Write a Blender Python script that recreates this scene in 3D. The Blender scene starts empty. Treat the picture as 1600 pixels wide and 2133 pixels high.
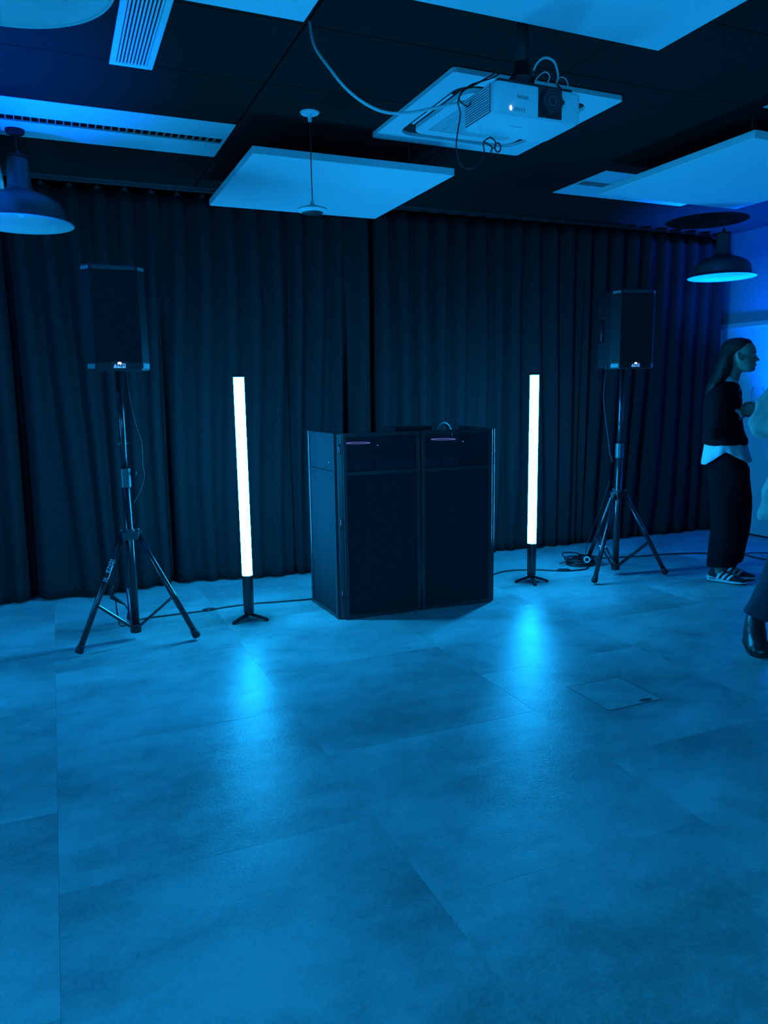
import bpy, bmesh, math, random
from mathutils import Vector, Matrix, noise

random.seed(7)
S = bpy.context.scene
C = S.collection
PI = math.pi
R = math.radians

# ------------------------------------------------------------------ camera
CAM_H = 1.42
YAW, PITCH, ROLL, FPX = R(23.28), R(9.113), R(0.857), 1581.08
fwd = Vector((math.sin(YAW) * math.cos(PITCH), math.cos(YAW) * math.cos(PITCH), -math.sin(PITCH)))
rgt = Vector((math.cos(YAW), -math.sin(YAW), 0))
dwn = fwd.cross(rgt)
r2 = rgt * math.cos(ROLL) + dwn * math.sin(ROLL)
d2 = dwn * math.cos(ROLL) - rgt * math.sin(ROLL)
cd = bpy.data.cameras.new('camera')
cd.sensor_fit = 'VERTICAL'; cd.sensor_height = 36.0; cd.lens = FPX / 2133 * 36.0
cd.clip_start = 0.02
cam = bpy.data.objects.new('camera', cd)
m = Matrix.Identity(4)
for i in range(3):
    m[i][0] = r2[i]; m[i][1] = -d2[i]; m[i][2] = -fwd[i]
m[2][3] = CAM_H
cam.matrix_world = m
C.objects.link(cam)
S.camera = cam

# ------------------------------------------------------------------ world, view, lights
w = bpy.data.worlds.new('world'); S.world = w
w.use_nodes = True
w.node_tree.nodes['Background'].inputs[0].default_value = (0.0, 0.02, 0.05, 1)
w.node_tree.nodes['Background'].inputs[1].default_value = 0.05
S.view_settings.view_transform = 'Standard'
S.view_settings.look = 'None'
S.view_settings.gamma = 1.0
S.view_settings.exposure = 0.0
S.view_settings.use_curve_mapping = False
S.cycles.use_denoising = True
S.cycles.max_bounces = 8

TUBE_RGB = (1.12, 51.0, 128.0)     # radiance of the light tubes
UP_RGB = (0.0, 0.095, 1.0)         # colour of the floor uplighters
UP_POWER = 4700.0

# ------------------------------------------------------------------ materials
def mat(name, col, rough=0.6, metal=0.0, var=0.0, vscale=6.0, bump=0.0, bscale=60.0, spec=0.5, emit=None, estr=0.0,
        alpha=1.0, trans=0.0, sheen=0.0):
    mt = bpy.data.materials.new(name); mt.use_nodes = True
    nt = mt.node_tree; b = nt.nodes['Principled BSDF']
    b.inputs['Base Color'].default_value = (*col, 1)
    b.inputs['Roughness'].default_value = rough
    b.inputs['Metallic'].default_value = metal
    b.inputs['Specular IOR Level'].default_value = spec
    if sheen: b.inputs['Sheen Weight'].default_value = sheen
    if alpha < 1: b.inputs['Alpha'].default_value = alpha
    if trans: b.inputs['Transmission Weight'].default_value = trans
    if emit:
        b.inputs['Emission Color'].default_value = (*emit, 1)
        b.inputs['Emission Strength'].default_value = estr
    tc = None
    if var or bump:
        tc = nt.nodes.new('ShaderNodeTexCoord')
    if var:
        n = nt.nodes.new('ShaderNodeTexNoise'); n.inputs['Scale'].default_value = vscale; n.inputs['Detail'].default_value = 5
        nt.links.new(tc.outputs['Object'], n.inputs['Vector'])
        r = nt.nodes.new('ShaderNodeValToRGB')
        r.color_ramp.elements[0].position = 0.3; r.color_ramp.elements[1].position = 0.7
        r.color_ramp.elements[0].color = (*[c * (1 - var) for c in col], 1)
        r.color_ramp.elements[1].color = (*[min(1, c * (1 + var)) for c in col], 1)
        nt.links.new(n.outputs['Fac'], r.inputs['Fac'])
        nt.links.new(r.outputs['Color'], b.inputs['Base Color'])
    if bump:
        n = nt.nodes.new('ShaderNodeTexNoise'); n.inputs['Scale'].default_value = bscale; n.inputs['Detail'].default_value = 3
        nt.links.new(tc.outputs['Object'], n.inputs['Vector'])
        bp = nt.nodes.new('ShaderNodeBump'); bp.inputs['Strength'].default_value = bump; bp.inputs['Distance'].default_value = 0.01
        nt.links.new(n.outputs['Fac'], bp.inputs['Height'])
        nt.links.new(bp.outputs['Normal'], b.inputs['Normal'])
    return mt

def floor_mat():
    mt = bpy.data.materials.new('grey_stone_vinyl'); mt.use_nodes = True
    nt = mt.node_tree; b = nt.nodes['Principled BSDF']; L = nt.links
    g = nt.nodes.new('ShaderNodeNewGeometry'); oi = nt.nodes.new('ShaderNodeObjectInfo')
    sc = nt.nodes.new('ShaderNodeVectorMath'); sc.operation = 'SCALE'; sc.inputs['Scale'].default_value = 1.0
    cb = nt.nodes.new('ShaderNodeCombineXYZ')
    mu = nt.nodes.new('ShaderNodeMath'); mu.operation = 'MULTIPLY'; mu.inputs[1].default_value = 37.0
    L.new(oi.outputs['Random'], mu.inputs[0]); L.new(mu.outputs[0], cb.inputs[2])
    ad = nt.nodes.new('ShaderNodeVectorMath'); ad.operation = 'ADD'
    L.new(g.outputs['Position'], ad.inputs[0]); L.new(cb.outputs[0], ad.inputs[1])
    mp = nt.nodes.new('ShaderNodeMapping'); mp.inputs['Scale'].default_value = (0.9, 1.25, 1.0)
    L.new(ad.outputs[0], mp.inputs['Vector'])
    def nz(scale, det, src, rough=0.5):
        n = nt.nodes.new('ShaderNodeTexNoise'); n.inputs['Scale'].default_value = scale
        n.inputs['Detail'].default_value = det; n.inputs['Roughness'].default_value = rough
        L.new(src, n.inputs['Vector']); return n.outputs['Fac']
    big = nz(1.6, 4, mp.outputs[0], 0.6); mid = nz(9, 5, mp.outputs[0], 0.6); fine = nz(110, 3, ad.outputs[0], 0.6)
    def mix(a, bq, f):
        x = nt.nodes.new('ShaderNodeMix'); x.data_type = 'FLOAT'; x.inputs[0].default_value = f
        L.new(a, x.inputs[2]); L.new(bq, x.inputs[3]); return x.outputs[0]
    v = mix(mix(big, mid, 0.24), fine, 0.20)
    rp = nt.nodes.new('ShaderNodeValToRGB')
    rp.color_ramp.elements[0].position = 0.39; rp.color_ramp.elements[0].color = (0.20, 0.24, 0.235, 1)
    rp.color_ramp.elements[1].position = 0.61; rp.color_ramp.elements[1].color = (0.43, 0.485, 0.475, 1)
    L.new(v, rp.inputs['Fac'])
    hs = nt.nodes.new('ShaderNodeHueSaturation')
    mr = nt.nodes.new('ShaderNodeMapRange'); mr.inputs[3].default_value = 0.96; mr.inputs[4].default_value = 1.04
    L.new(oi.outputs['Random'], mr.inputs[0]); L.new(mr.outputs[0], hs.inputs['Value'])
    L.new(rp.outputs[0], hs.inputs['Color']); L.new(hs.outputs[0], b.inputs['Base Color'])
    b.inputs['Roughness'].default_value = 0.345
    b.inputs['Specular IOR Level'].default_value = 0.105
    bp = nt.nodes.new('ShaderNodeBump'); bp.inputs['Strength'].default_value = 0.30; bp.inputs['Distance'].default_value = 0.004
    L.new(fine, bp.inputs['Height']); L.new(bp.outputs[0], b.inputs['Normal'])
    return mt

M_ = {}
M_['floor'] = floor_mat()
M_['sub'] = mat('floor_joint', (0.12, 0.13, 0.13), 0.9)
M_['ceil'] = mat('black_acoustic_tile', (0.0125, 0.0165, 0.0155), 0.9, spec=0.04, var=0.12, vscale=30, bump=0.05, bscale=300)
M_['void'] = mat('ceiling_void', (0.004, 0.004, 0.005), 0.95)
M_['wallr'] = mat('grey_blue_paint', (0.20, 0.235, 0.26), 0.7, var=0.04, vscale=5)
M_['wallb'] = mat('dark_plaster', (0.10, 0.11, 0.12), 0.8, var=0.05)
M_['door'] = mat('white_door_paint', (0.46, 0.49, 0.52), 0.45, var=0.02)
M_['white'] = mat('white_coated_metal', (0.64, 0.69, 0.72), 0.6, spec=0.25, var=0.02, vscale=20)
M_['felt'] = mat('white_acoustic_felt', (0.64, 0.69, 0.72), 0.95, var=0.10, vscale=160, bump=0.12, bscale=350)
M_['plast'] = mat('white_plastic', (0.62, 0.67, 0.70), 0.6, spec=0.25)
M_['slot'] = mat('louver_well', (0.03, 0.035, 0.04), 0.35, metal=0.6)
M_['mirror'] = mat('bright_louver', (0.55, 0.6, 0.6), 0.35, metal=0.6)
M_['dark'] = mat('dark_plastic', (0.012, 0.014, 0.018), 0.5)
M_['blackm'] = mat('black_steel', (0.010, 0.012, 0.015), 0.24, spec=0.7)
M_['rubber'] = mat('black_rubber', (0.008, 0.009, 0.011), 0.7)
M_['chrome'] = mat('bright_pin', (0.7, 0.7, 0.72), 0.2, metal=1.0)
M_['cable'] = mat('black_cable', (0.010, 0.012, 0.015), 0.45)
M_['wcable'] = mat('white_cable', (0.55, 0.6, 0.62), 0.45)
M_['curt'] = mat('charcoal_curtain_weave', (0.015, 0.0195, 0.0205), 0.95, var=0.18, vscale=90, bump=0.06, bscale=400, spec=0.02)
M_['cab'] = mat('black_cabinet', (0.012, 0.014, 0.017), 0.45, spec=0.3, bump=0.08, bscale=700)
M_['grille'] = mat('black_grille_mesh', (0.013, 0.016, 0.018), 0.6, spec=0.12, bump=0.25, bscale=900)
M_['bezel'] = mat('grey_bezel', (0.05, 0.055, 0.062), 0.38)
M_['plate'] = mat('pale_corner_plate', (0.16, 0.18, 0.19), 0.4)
M_['logo'] = mat('lit_logo', (0.4, 0.5, 0.6), 0.4, emit=(0.12, 0.42, 1.0), estr=0.75)
M_['led'] = mat('white_led', (0.9, 0.9, 0.9), 0.3, emit=(0.60, 0.76, 1.0), estr=2.0)
M_['tubeglow'] = mat('glowing_tube', (0.0, 0.0, 0.0), 0.5, spec=0.0, emit=tuple(c / TUBE_RGB[2] for c in TUBE_RGB), estr=TUBE_RGB[2])
M_['fab'] = mat('black_stretch_fabric', (0.022, 0.026, 0.030), 0.9, var=0.08, vscale=200, spec=0.04)
M_['frame'] = mat('black_booth_frame', (0.022, 0.025, 0.030), 0.32, spec=0.6)
M_['print'] = mat('pale_print', (0.5, 0.58, 0.6), 0.5)
M_['ink'] = mat('grey_ink', (0.09, 0.11, 0.13), 0.5)
M_['lamp_out'] = mat('dark_lamp_enamel', (0.045, 0.055, 0.055), 0.4, var=0.1)
M_['lamp_in'] = mat('white_lamp_enamel', (0.42, 0.46, 0.47), 0.5, spec=0.2)
M_['skin'] = mat('skin', (0.26, 0.20, 0.165), 0.55, var=0.06, vscale=40)
M_['hair'] = mat('dark_hair', (0.012, 0.011, 0.011), 0.5, var=0.3, vscale=60, bump=0.3, bscale=150)
M_['knit'] = mat('black_knit', (0.008, 0.009, 0.011), 0.95, bump=0.15, bscale=260, spec=0.05)
M_['cotton'] = mat('white_cotton', (0.58, 0.62, 0.64), 0.85, bump=0.05, bscale=60)
M_['trous'] = mat('black_trouser', (0.007, 0.008, 0.010), 0.9, spec=0.05)
M_['shoeb'] = mat('black_shoe_mesh', (0.010, 0.011, 0.013), 0.75)
M_['shoew'] = mat('white_rubber', (0.62, 0.66, 0.68), 0.6)
M_['shirt2'] = mat('pale_crumpled_shirt', (0.30, 0.33, 0.31), 0.85, var=0.2, vscale=14, bump=0.3, bscale=26)
M_['jean'] = mat('dark_blue_trouser', (0.020, 0.024, 0.040), 0.9, var=0.15, vscale=30)
M_['leather'] = mat('dark_leather', (0.016, 0.014, 0.014), 0.32, var=0.2, vscale=30, bump=0.2, bscale=70)
M_['eye'] = mat('eye_white', (0.35, 0.35, 0.33), 0.3)

def glass_mat():
    mt = bpy.data.materials.new('clear_glass'); mt.use_nodes = True
    nt = mt.node_tree; nt.nodes.remove(nt.nodes['Principled BSDF']); out = nt.nodes['Material Output']
    t = nt.nodes.new('ShaderNodeBsdfTransparent'); t.inputs[0].default_value = (0.97, 0.98, 0.985, 1)
    g = nt.nodes.new('ShaderNodeBsdfGlossy'); g.inputs['Roughness'].default_value = 0.03
    lw = nt.nodes.new('ShaderNodeLayerWeight'); lw.inputs[0].default_value = 0.5
    f = nt.nodes.new('ShaderNodeMath'); f.operation = 'POWER'; f.inputs[1].default_value = 4.0; nt.links.new(lw.outputs['Facing'], f.inputs[0])
    mx = nt.nodes.new('ShaderNodeMixShader')
    nt.links.new(f.outputs[0], mx.inputs[0]); nt.links.new(t.outputs[0], mx.inputs[1]); nt.links.new(g.outputs[0], mx.inputs[2]); nt.links.new(mx.outputs[0], out.inputs[0])
    return mt
M_['glass'] = glass_mat()

def tint_mat():                       # dark translucent acrylic: part glossy black, part see-through
    mt = bpy.data.materials.new('smoked_acrylic'); mt.use_nodes = True
    nt = mt.node_tree; b = nt.nodes['Principled BSDF']; out = nt.nodes['Material Output']
    b.inputs['Base Color'].default_value = (0.030, 0.036, 0.045, 1); b.inputs['Roughness'].default_value = 0.28
    t = nt.nodes.new('ShaderNodeBsdfTransparent'); t.inputs[0].default_value = (0.55, 0.6, 0.7, 1)
    mx = nt.nodes.new('ShaderNodeMixShader'); mx.inputs[0].default_value = 0.55
    nt.links.new(b.outputs[0], mx.inputs[1]); nt.links.new(t.outputs[0], mx.inputs[2]); nt.links.new(mx.outputs[0], out.inputs[0])
    return mt
M_['tint'] = tint_mat()

# ------------------------------------------------------------------ mesh helpers
class MB:
    def __init__(s): s.v = []; s.f = []
    def add(s, vs, fs):
        o = len(s.v); s.v += [tuple(v) for v in vs]; s.f += [tuple(i + o for i in f) for f in fs]; return s
    def box(s, x0, x1, y0, y1, z0, z1):
        return s.add([(x0, y0, z0), (x1, y0, z0), (x1, y1, z0), (x0, y1, z0), (x0, y0, z1), (x1, y0, z1), (x1, y1, z1), (x0, y1, z1)],
                     [(3, 2, 1, 0), (4, 5, 6, 7), (0, 1, 5, 4), (1, 2, 6, 5), (2, 3, 7, 6), (3, 0, 4, 7)])
    def bbox(s, x0, x1, y0, y1, z0, z1, b):                 # box whose bottom or top rim is bevelled all round
        r = []
        for z, k in ((z0, b), (z0 + b, 0), (z1 - b, 0), (z1, b)):
            r.append([(x0 + k, y0 + k, z), (x1 - k, y0 + k, z), (x1 - k, y1 - k, z), (x0 + k, y1 - k, z)])
        return s.loft(r)
    def loft(s, rings, cap=True, closed=True):
        n = len(rings[0]); vs = [p for r in rings for p in r]; fs = []
        for i in range(len(rings) - 1):
            for j in range(n if closed else n - 1):
                a, b = i * n + j, i * n + (j + 1) % n
                fs.append((a, b, b + n, a + n))
        if cap and closed:
            fs.append(tuple(range(n - 1, -1, -1))); fs.append(tuple(range((len(rings) - 1) * n, len(rings) * n)))
        return s.add(vs, fs)
    def prism(s, poly, z0, z1):
        return s.loft([[(x, y, z0) for x, y in poly], [(x, y, z1) for x, y in poly]])
    def tube(s, pts, rad, seg=8, cap=True, flat=1.0, up=None):
        pts = [Vector(p) for p in pts]; n = len(pts)
        rr = rad if isinstance(rad, (list, tuple)) else [rad] * n
        rings = []; prev = None
        for i, p in enumerate(pts):
            t = (pts[min(i + 1, n - 1)] - pts[max(i - 1, 0)])
            t = t.normalized() if t.length > 1e-9 else Vector((0, 0, 1))
            if prev is None:
                a = Vector(up) if up else (Vector((0, 0, 1)) if abs(t.z) < 0.9 else Vector((1, 0, 0)))
                u = t.cross(a).normalized()
            else:
                u = (prev - t * prev.dot(t)).normalized()
            prev = u; v = t.cross(u)
            rings.append([p + u * (math.cos(k * 2 * PI / seg) * rr[i]) + v * (math.sin(k * 2 * PI / seg) * rr[i] * flat) for k in range(seg)])
        return s.loft(rings, cap)
    def cyl(s, p0, p1, r0, r1=None, seg=20):
        return s.tube([p0, p1], [r0, r0 if r1 is None else r1], seg)
    def lathe(s, prof, seg=32, c=(0, 0, 0), cap=False):
        rings = [[(c[0] + r * math.cos(k * 2 * PI / seg), c[1] + r * math.sin(k * 2 * PI / seg), c[2] + z) for k in range(seg)] for r, z in prof]
        return s.loft(rings, cap)
    def ell(s, z_, cx, cy, ax, ay, seg=24):
        return [(cx + ax * math.cos(k * 2 * PI / seg), cy + ay * math.sin(k * 2 * PI / seg), z_) for k in range(seg)]
    def sphere(s, c, r, seg=14, rings=8, sc=(1, 1, 1)):
        rg = []
        for i in range(rings + 1):
            a = -PI / 2 + PI * (i + 0.0) / rings; a = max(-PI / 2 + 0.05, min(PI / 2 - 0.05, a))
            rg.append([(c[0] + r * sc[0] * math.cos(a) * math.cos(k * 2 * PI / seg), c[1] + r * sc[1] * math.cos(a) * math.sin(k * 2 * PI / seg),
                        c[2] + r * sc[2] * math.sin(a)) for k in range(seg)])
        return s.loft(rg)
    def mesh(s, name):
        me = bpy.data.meshes.new(name); me.from_pydata(s.v, [], s.f)
        bm = bmesh.new(); bm.from_mesh(me); bmesh.ops.recalc_face_normals(bm, faces=bm.faces); bm.to_mesh(me); bm.free()
        return me
    def build(s, name, m_, parent=None, smooth=False, loc=None, rot=None, auto=None):
        me = s.mesh(name); me.materials.append(M_[m_] if isinstance(m_, str) else m_)
        if smooth or auto:
            for p in me.polygons: p.use_smooth = True
            if auto: me.set_sharp_from_angle(angle=R(auto))
        return link(name, me, parent, loc, rot)

def link(name, me, parent=None, loc=None, rot=None):
    o = bpy.data.objects.new(name, me); C.objects.link(o)
    if parent: o.parent = parent
    if loc is not None: o.location = loc
    if rot is not None: o.rotation_euler = rot
    return o

def thing(name, label, cat, loc=(0, 0, 0), rotz=0.0, group=None):
    o = bpy.data.objects.new(name, None); C.objects.link(o)
    o.empty_display_size = 0.1
    o.location = loc; o.rotation_euler = (0, 0, rotz)
    return tag(o, label, cat, group)

def tag(o, label, cat, group=None):
    o['label'] = label; o['category'] = cat
    if group: o['group'] = group
    return o

def struct(o, label=None, cat=None):
    o['kind'] = 'structure'
    if label: o['label'] = label
    if cat: o['category'] = cat
    return o

def copy_tree(o, parent=None):
    c = o.copy(); C.objects.link(c)
    if parent: c.parent = parent
    for ch in list(o.children): copy_tree(ch, c)
    return c

def spline(pts, n=8):
    pts = [Vector(p) for p in pts]; out = []
    P = [pts[0]] + pts + [pts[-1]]
    for i in range(1, len(P) - 2):
        for k in range(n):
            t = k / n; a, b, c, d = P[i - 1], P[i], P[i + 1], P[i + 2]
            out.append(0.5 * ((2 * b) + (c - a) * t + (2 * a - 5 * b + 4 * c - d) * t * t + (3 * b - a - 3 * c + d) * t ** 3))
    out.append(pts[-1]); return out

def bake(mb, name, m_, parent, voxel=0.006, smooth=3, amp=0.0, nscale=8.0, zcomp=1.0):
    me = mb.mesh('tmp'); ob = bpy.data.objects.new('tmp', me); C.objects.link(ob)
    md = ob.modifiers.new('r', 'REMESH'); md.mode = 'VOXEL'; md.voxel_size = voxel; md.use_smooth_shade = True
    if smooth:
        sm = ob.modifiers.new('s', 'SMOOTH'); sm.factor = 0.5; sm.iterations = smooth
    dg = bpy.context.evaluated_depsgraph_get()
    me2 = bpy.data.meshes.new_from_object(ob.evaluated_get(dg))
    bpy.data.objects.remove(ob); bpy.data.meshes.remove(me)
    if amp:
        nrm = [v.normal.copy() for v in me2.vertices]
        for v, nv in zip(me2.vertices, nrm):
            k = noise.noise(Vector((v.co.x * nscale, v.co.y * nscale, v.co.z * nscale * zcomp)))
            v.co = v.co + nv * (amp * k)
    me2.name = name; me2.materials.clear(); me2.materials.append(M_[m_])
    for p in me2.polygons: p.use_smooth = True
    return link(name, me2, parent)

def text_mesh(body, size, depth, name, m_, parent, mtx):
    cu = bpy.data.curves.new('t', 'FONT'); cu.body = body; cu.size = size; cu.extrude = depth
    cu.align_x = 'CENTER'; cu.align_y = 'CENTER'
    ob = bpy.data.objects.new('t', cu); C.objects.link(ob)
    dg = bpy.context.evaluated_depsgraph_get()
    me = bpy.data.meshes.new_from_object(ob.evaluated_get(dg))
    bpy.data.objects.remove(ob)
    me.transform(mtx); me.materials.clear(); me.materials.append(M_[m_]); me.name = name
    return link(name, me, parent)

def basis(o, x, y):                     # matrix with origin o, x axis along x, y axis along y
    x = Vector(x).normalized(); y = Vector(y); y = (y - x * y.dot(x)).normalized(); z = x.cross(y)
    q = Matrix.Identity(4)
    for i in range(3):
        q[i][0] = x[i]; q[i][1] = y[i]; q[i][2] = z[i]; q[i][3] = o[i]
    return q

# ------------------------------------------------------------------ room shell
XL, XR, YF, YB, ZC = -3.4, 6.05, -3.6, 5.98, 2.83
GX0, GDX, GY0, GDY = 1.02, 1.23, 3.07, 0.605           # ceiling grid

fl = MB().box(XL, XR, YF, YB, -0.12, -0.006).build('floor', 'sub')
struct(fl, 'grey stone-look vinyl floor in large tiles', 'floor')
TX0, TDX, TDY = -0.09, 0.98, 0.955
def floor_tile(x0, x1, y0, y1):
    g = 0.0003
    MB().bbox(x0 + g, x1 - g, y0 + g, y1 - g, -0.006, 0.0, 0.0004).build('floor_tile', 'floor', fl)
kx0 = math.floor((XL - TX0) / TDX); kx1 = math.ceil((XR - TX0) / TDX)
for i in range(kx0, kx1):
    x0, x1 = TX0 + i * TDX, TX0 + (i + 1) * TDX
    off = (2.20 if i % 2 == 0 else 1.72)
    ky0 = math.floor((YF - off) / TDY); ky1 = math.ceil((YB - off) / TDY)
    for j in range(ky0, ky1):
        y0, y1 = off + j * TDY, off + (j + 1) * TDY
        floor_tile(max(x0, XL), min(x1, XR), max(y0, YF), min(y1, YB))

cl = MB().box(XL, XR, YF, YB, ZC + 0.15, ZC + 0.25).build('ceiling', 'void')
struct(cl, 'black suspended ceiling of large tiles', 'ceiling')
skip = {(-1, 2), (2, 2), (2, -1)}                      # cells taken by the recessed lights
gx0 = math.floor((XL - GX0) / GDX); gx1 = math.ceil((XR - GX0) / GDX)
gy0 = math.floor((YF - GY0) / GDY); gy1 = math.ceil((YB - GY0) / GDY)
for i in range(gx0, gx1):
    for j in range(gy0, gy1):
        if (i, j) in skip: continue
        g = 0.004
        x0, x1 = max(GX0 + i * GDX, XL) + g, min(GX0 + (i + 1) * GDX, XR) - g
        y0, y1 = max(GY0 + j * GDY, YF) + g, min(GY0 + (j + 1) * GDY, YB) - g
        if x1 - x0 < 0.02 or y1 - y0 < 0.02: continue
        MB().bbox(x0, x1, y0, y1, ZC, ZC + 0.02, 0.003).build('ceiling_tile', 'ceil', cl)
# grid bars above the joints close the gaps
gb = MB()
for i in range(gx0, gx1 + 1):
    x = GX0 + i * GDX
    if XL < x < XR: gb.box(x - 0.012, x + 0.012, YF, YB, ZC + 0.021, ZC + 0.045)
for j in range(gy0, gy1 + 1):
    y = GY0 + j * GDY
    if YF < y < YB: gb.box(XL, XR, y - 0.012, y + 0.012, ZC + 0.0215, ZC + 0.044)
gb.build('grid_bars', 'void', cl)

struct(MB().box(XR, XR + 0.12, YF, YB, -0.12, ZC + 0.25).build('wall_right', 'wallr'), 'blue-grey painted wall at the right', 'wall')
struct(MB().box(XL - 0.12, XL, YF, YB, -0.12, ZC + 0.25).build('wall_left', 'wallb'), 'plain wall at the left', 'wall')
struct(MB().box(XL - 0.12, XR + 0.12, YB, YB + 0.12, -0.12, ZC + 0.25).build('wall_back', 'wallb'), 'plain wall behind the curtains', 'wall')
struct(MB().box(XL - 0.12, XR + 0.12, YF - 0.12, YF, -0.12, ZC + 0.25).build('wall_front', 'wallb'), 'plain wall on the viewer side', 'wall')

# white door in the right wall
dr = thing('door_1', 'white door with moulded frame in the right wall', 'door', (XR, 0, 0)); dr['kind'] = 'structure'
DY0, DY1, DZ = 4.60, 5.66, 2.0
MB().box(-0.012, 0.0, DY0 + 0.06, DY1 - 0.02, 0.016, DZ - 0.055).build('door_leaf', 'door', dr)
fr = MB()
fr.box(-0.011, 0.0, DY0, DY1, DZ - 0.040, DZ).box(-0.016, 0.0, DY0, DY1, DZ - 0.048, DZ - 0.040)
fr.box(-0.013, 0.0, DY0, DY1, DZ - 0.066, DZ - 0.048)
fr.box(-0.030, 0.0, DY0, DY0 + 0.06, 0.0, DZ - 0.05).box(-0.030, 0.0, DY1 - 0.025, DY1, 0.0, DZ - 0.05)
fr.build('door_frame', 'door', dr)
hd = MB().cyl((-0.012, DY0 + 0.13, 1.02), (-0.06, DY0 + 0.13, 1.02), 0.011).tube([(-0.055, DY0 + 0.13, 1.02), (-0.058, DY0 + 0.25, 1.02)], 0.010, 10)
hd.build('door_handle', 'chrome', dr, smooth=True)
MB().box(-0.010, 0.0, DY0 + 0.06, DY1 - 0.02, 0.0, 0.014).build('door_gap', 'rubber', dr)
struct(MB().box(XR - 0.012, XR, YF, DY0, 0, 0.07).build('baseboard_right', 'dark'), 'dark skirting along the right wall', 'baseboard')

# ------------------------------------------------------------------ curtains on a ceiling track
HOOK = 0.172
def fold_y(x, z):
    t = 1 - z / 2.8                                        # 0 at the top, 1 at the floor
    base = 5.665 - 0.10 * max(0.0, min(1.0, (x - 1.6) / 2.6))
    wob = 0.20 * t * noise.noise(Vector((x * 1.1, 3.3, t * 0.8))) + 0.09 * t * noise.noise(Vector((x * 2.9, 9.1, t)))
    ph = 2 * PI * (x + wob) / HOOK
    sn = math.sin(ph)
    sharp = sn * (1 - 0.35 * abs(sn))                      # rounded fronts, tight backs
    calm = 0.55 + 0.6 * noise.noise(Vector((x * 0.8, 1.7, t * 1.2)))
    y = base - (0.056 + 0.012 * t * calm) * (1 - 0.35 * t * (0.4 + calm)) * sharp
    y += 0.11 * t * noise.noise(Vector((x * 1.9, 5.5, t * 0.9)))
    for fx, dp, wd, dr_ in ((-0.20, 0.13, 0.035, 0.0), (0.745, 0.10, 0.022, 0.0), (2.13, 0.13, 0.028, -0.03), (2.36, 0.10, 0.02, 0.0),
                            (1.72, 0.07, 0.018, -0.06), (3.55, 0.06, 0.02, 0.03), (4.33, 0.08, 0.022, -0.02), (5.06, 0.06, 0.02, 0.0)):
        d = (x - fx - dr_ * t) / wd
        y += dp * min(1, 0.25 + 1.1 * t) * math.exp(-d * d)
    return y
def curtain(name, label, x0, x1):
    o = thing(name, label, 'curtain', (0, 0, 0), 0, 'charcoal curtains along the back of the room')
    nx = int((x1 - x0) / 0.0105); nz = 34; vs = []; fs = []
    for i in range(nx + 1):
        x = x0 + (x1 - x0) * i / nx
        zb = 0.010 + 0.012 * (0.5 + noise.noise(Vector((x * 3.1, 0, 7))))
        for k in range(nz + 1):
            z = zb + (2.775 - zb) * k / nz
            vs.append((x, fold_y(x, z), z))
    for i in range(nx):
        for k in range(nz):
            a = i * (nz + 1) + k; fs.append((a, a + nz + 1, a + nz + 2, a + 1))
    me = bpy.data.meshes.new('curtain_cloth'); me.from_pydata(vs, [], fs); me.materials.append(M_['curt'])
    for p in me.polygons: p.use_smooth = True
    c = link('curtain_cloth', me, o)
    sd = c.modifiers.new('thick', 'SOLIDIFY'); sd.thickness = 0.004; sd.offset = 1
    gm = MB().box(-0.016, 0.016, -0.008, 0.008, -0.022, -0.006).box(-0.004, 0.004, -0.006, 0.006, -0.006, 0.02).mesh('glider')
    gm.materials.append(M_['dark'])
    k = math.ceil(x0 / HOOK)
    while k * HOOK < x1:
        link('glider', gm, o, (k * HOOK + 0.04, 5.625, 2.790)); k += 1
    return o
curtain('curtain', 'charcoal curtain hanging behind the left speaker and tube light', -1.9, 2.345)
curtain('curtain', 'charcoal curtain hanging behind the right speaker and tube light', 2.375, 5.94)
rail = MB().box(-2.0, 6.02, 5.612, 5.640, 2.803, 2.83)
rail.box(-2.0, 6.02, 5.606, 5.612, 2.803, 2.808)
tag(rail.build('curtain_track', 'bezel'), 'slim grey curtain track fixed under the black ceiling', 'curtain track')

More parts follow.
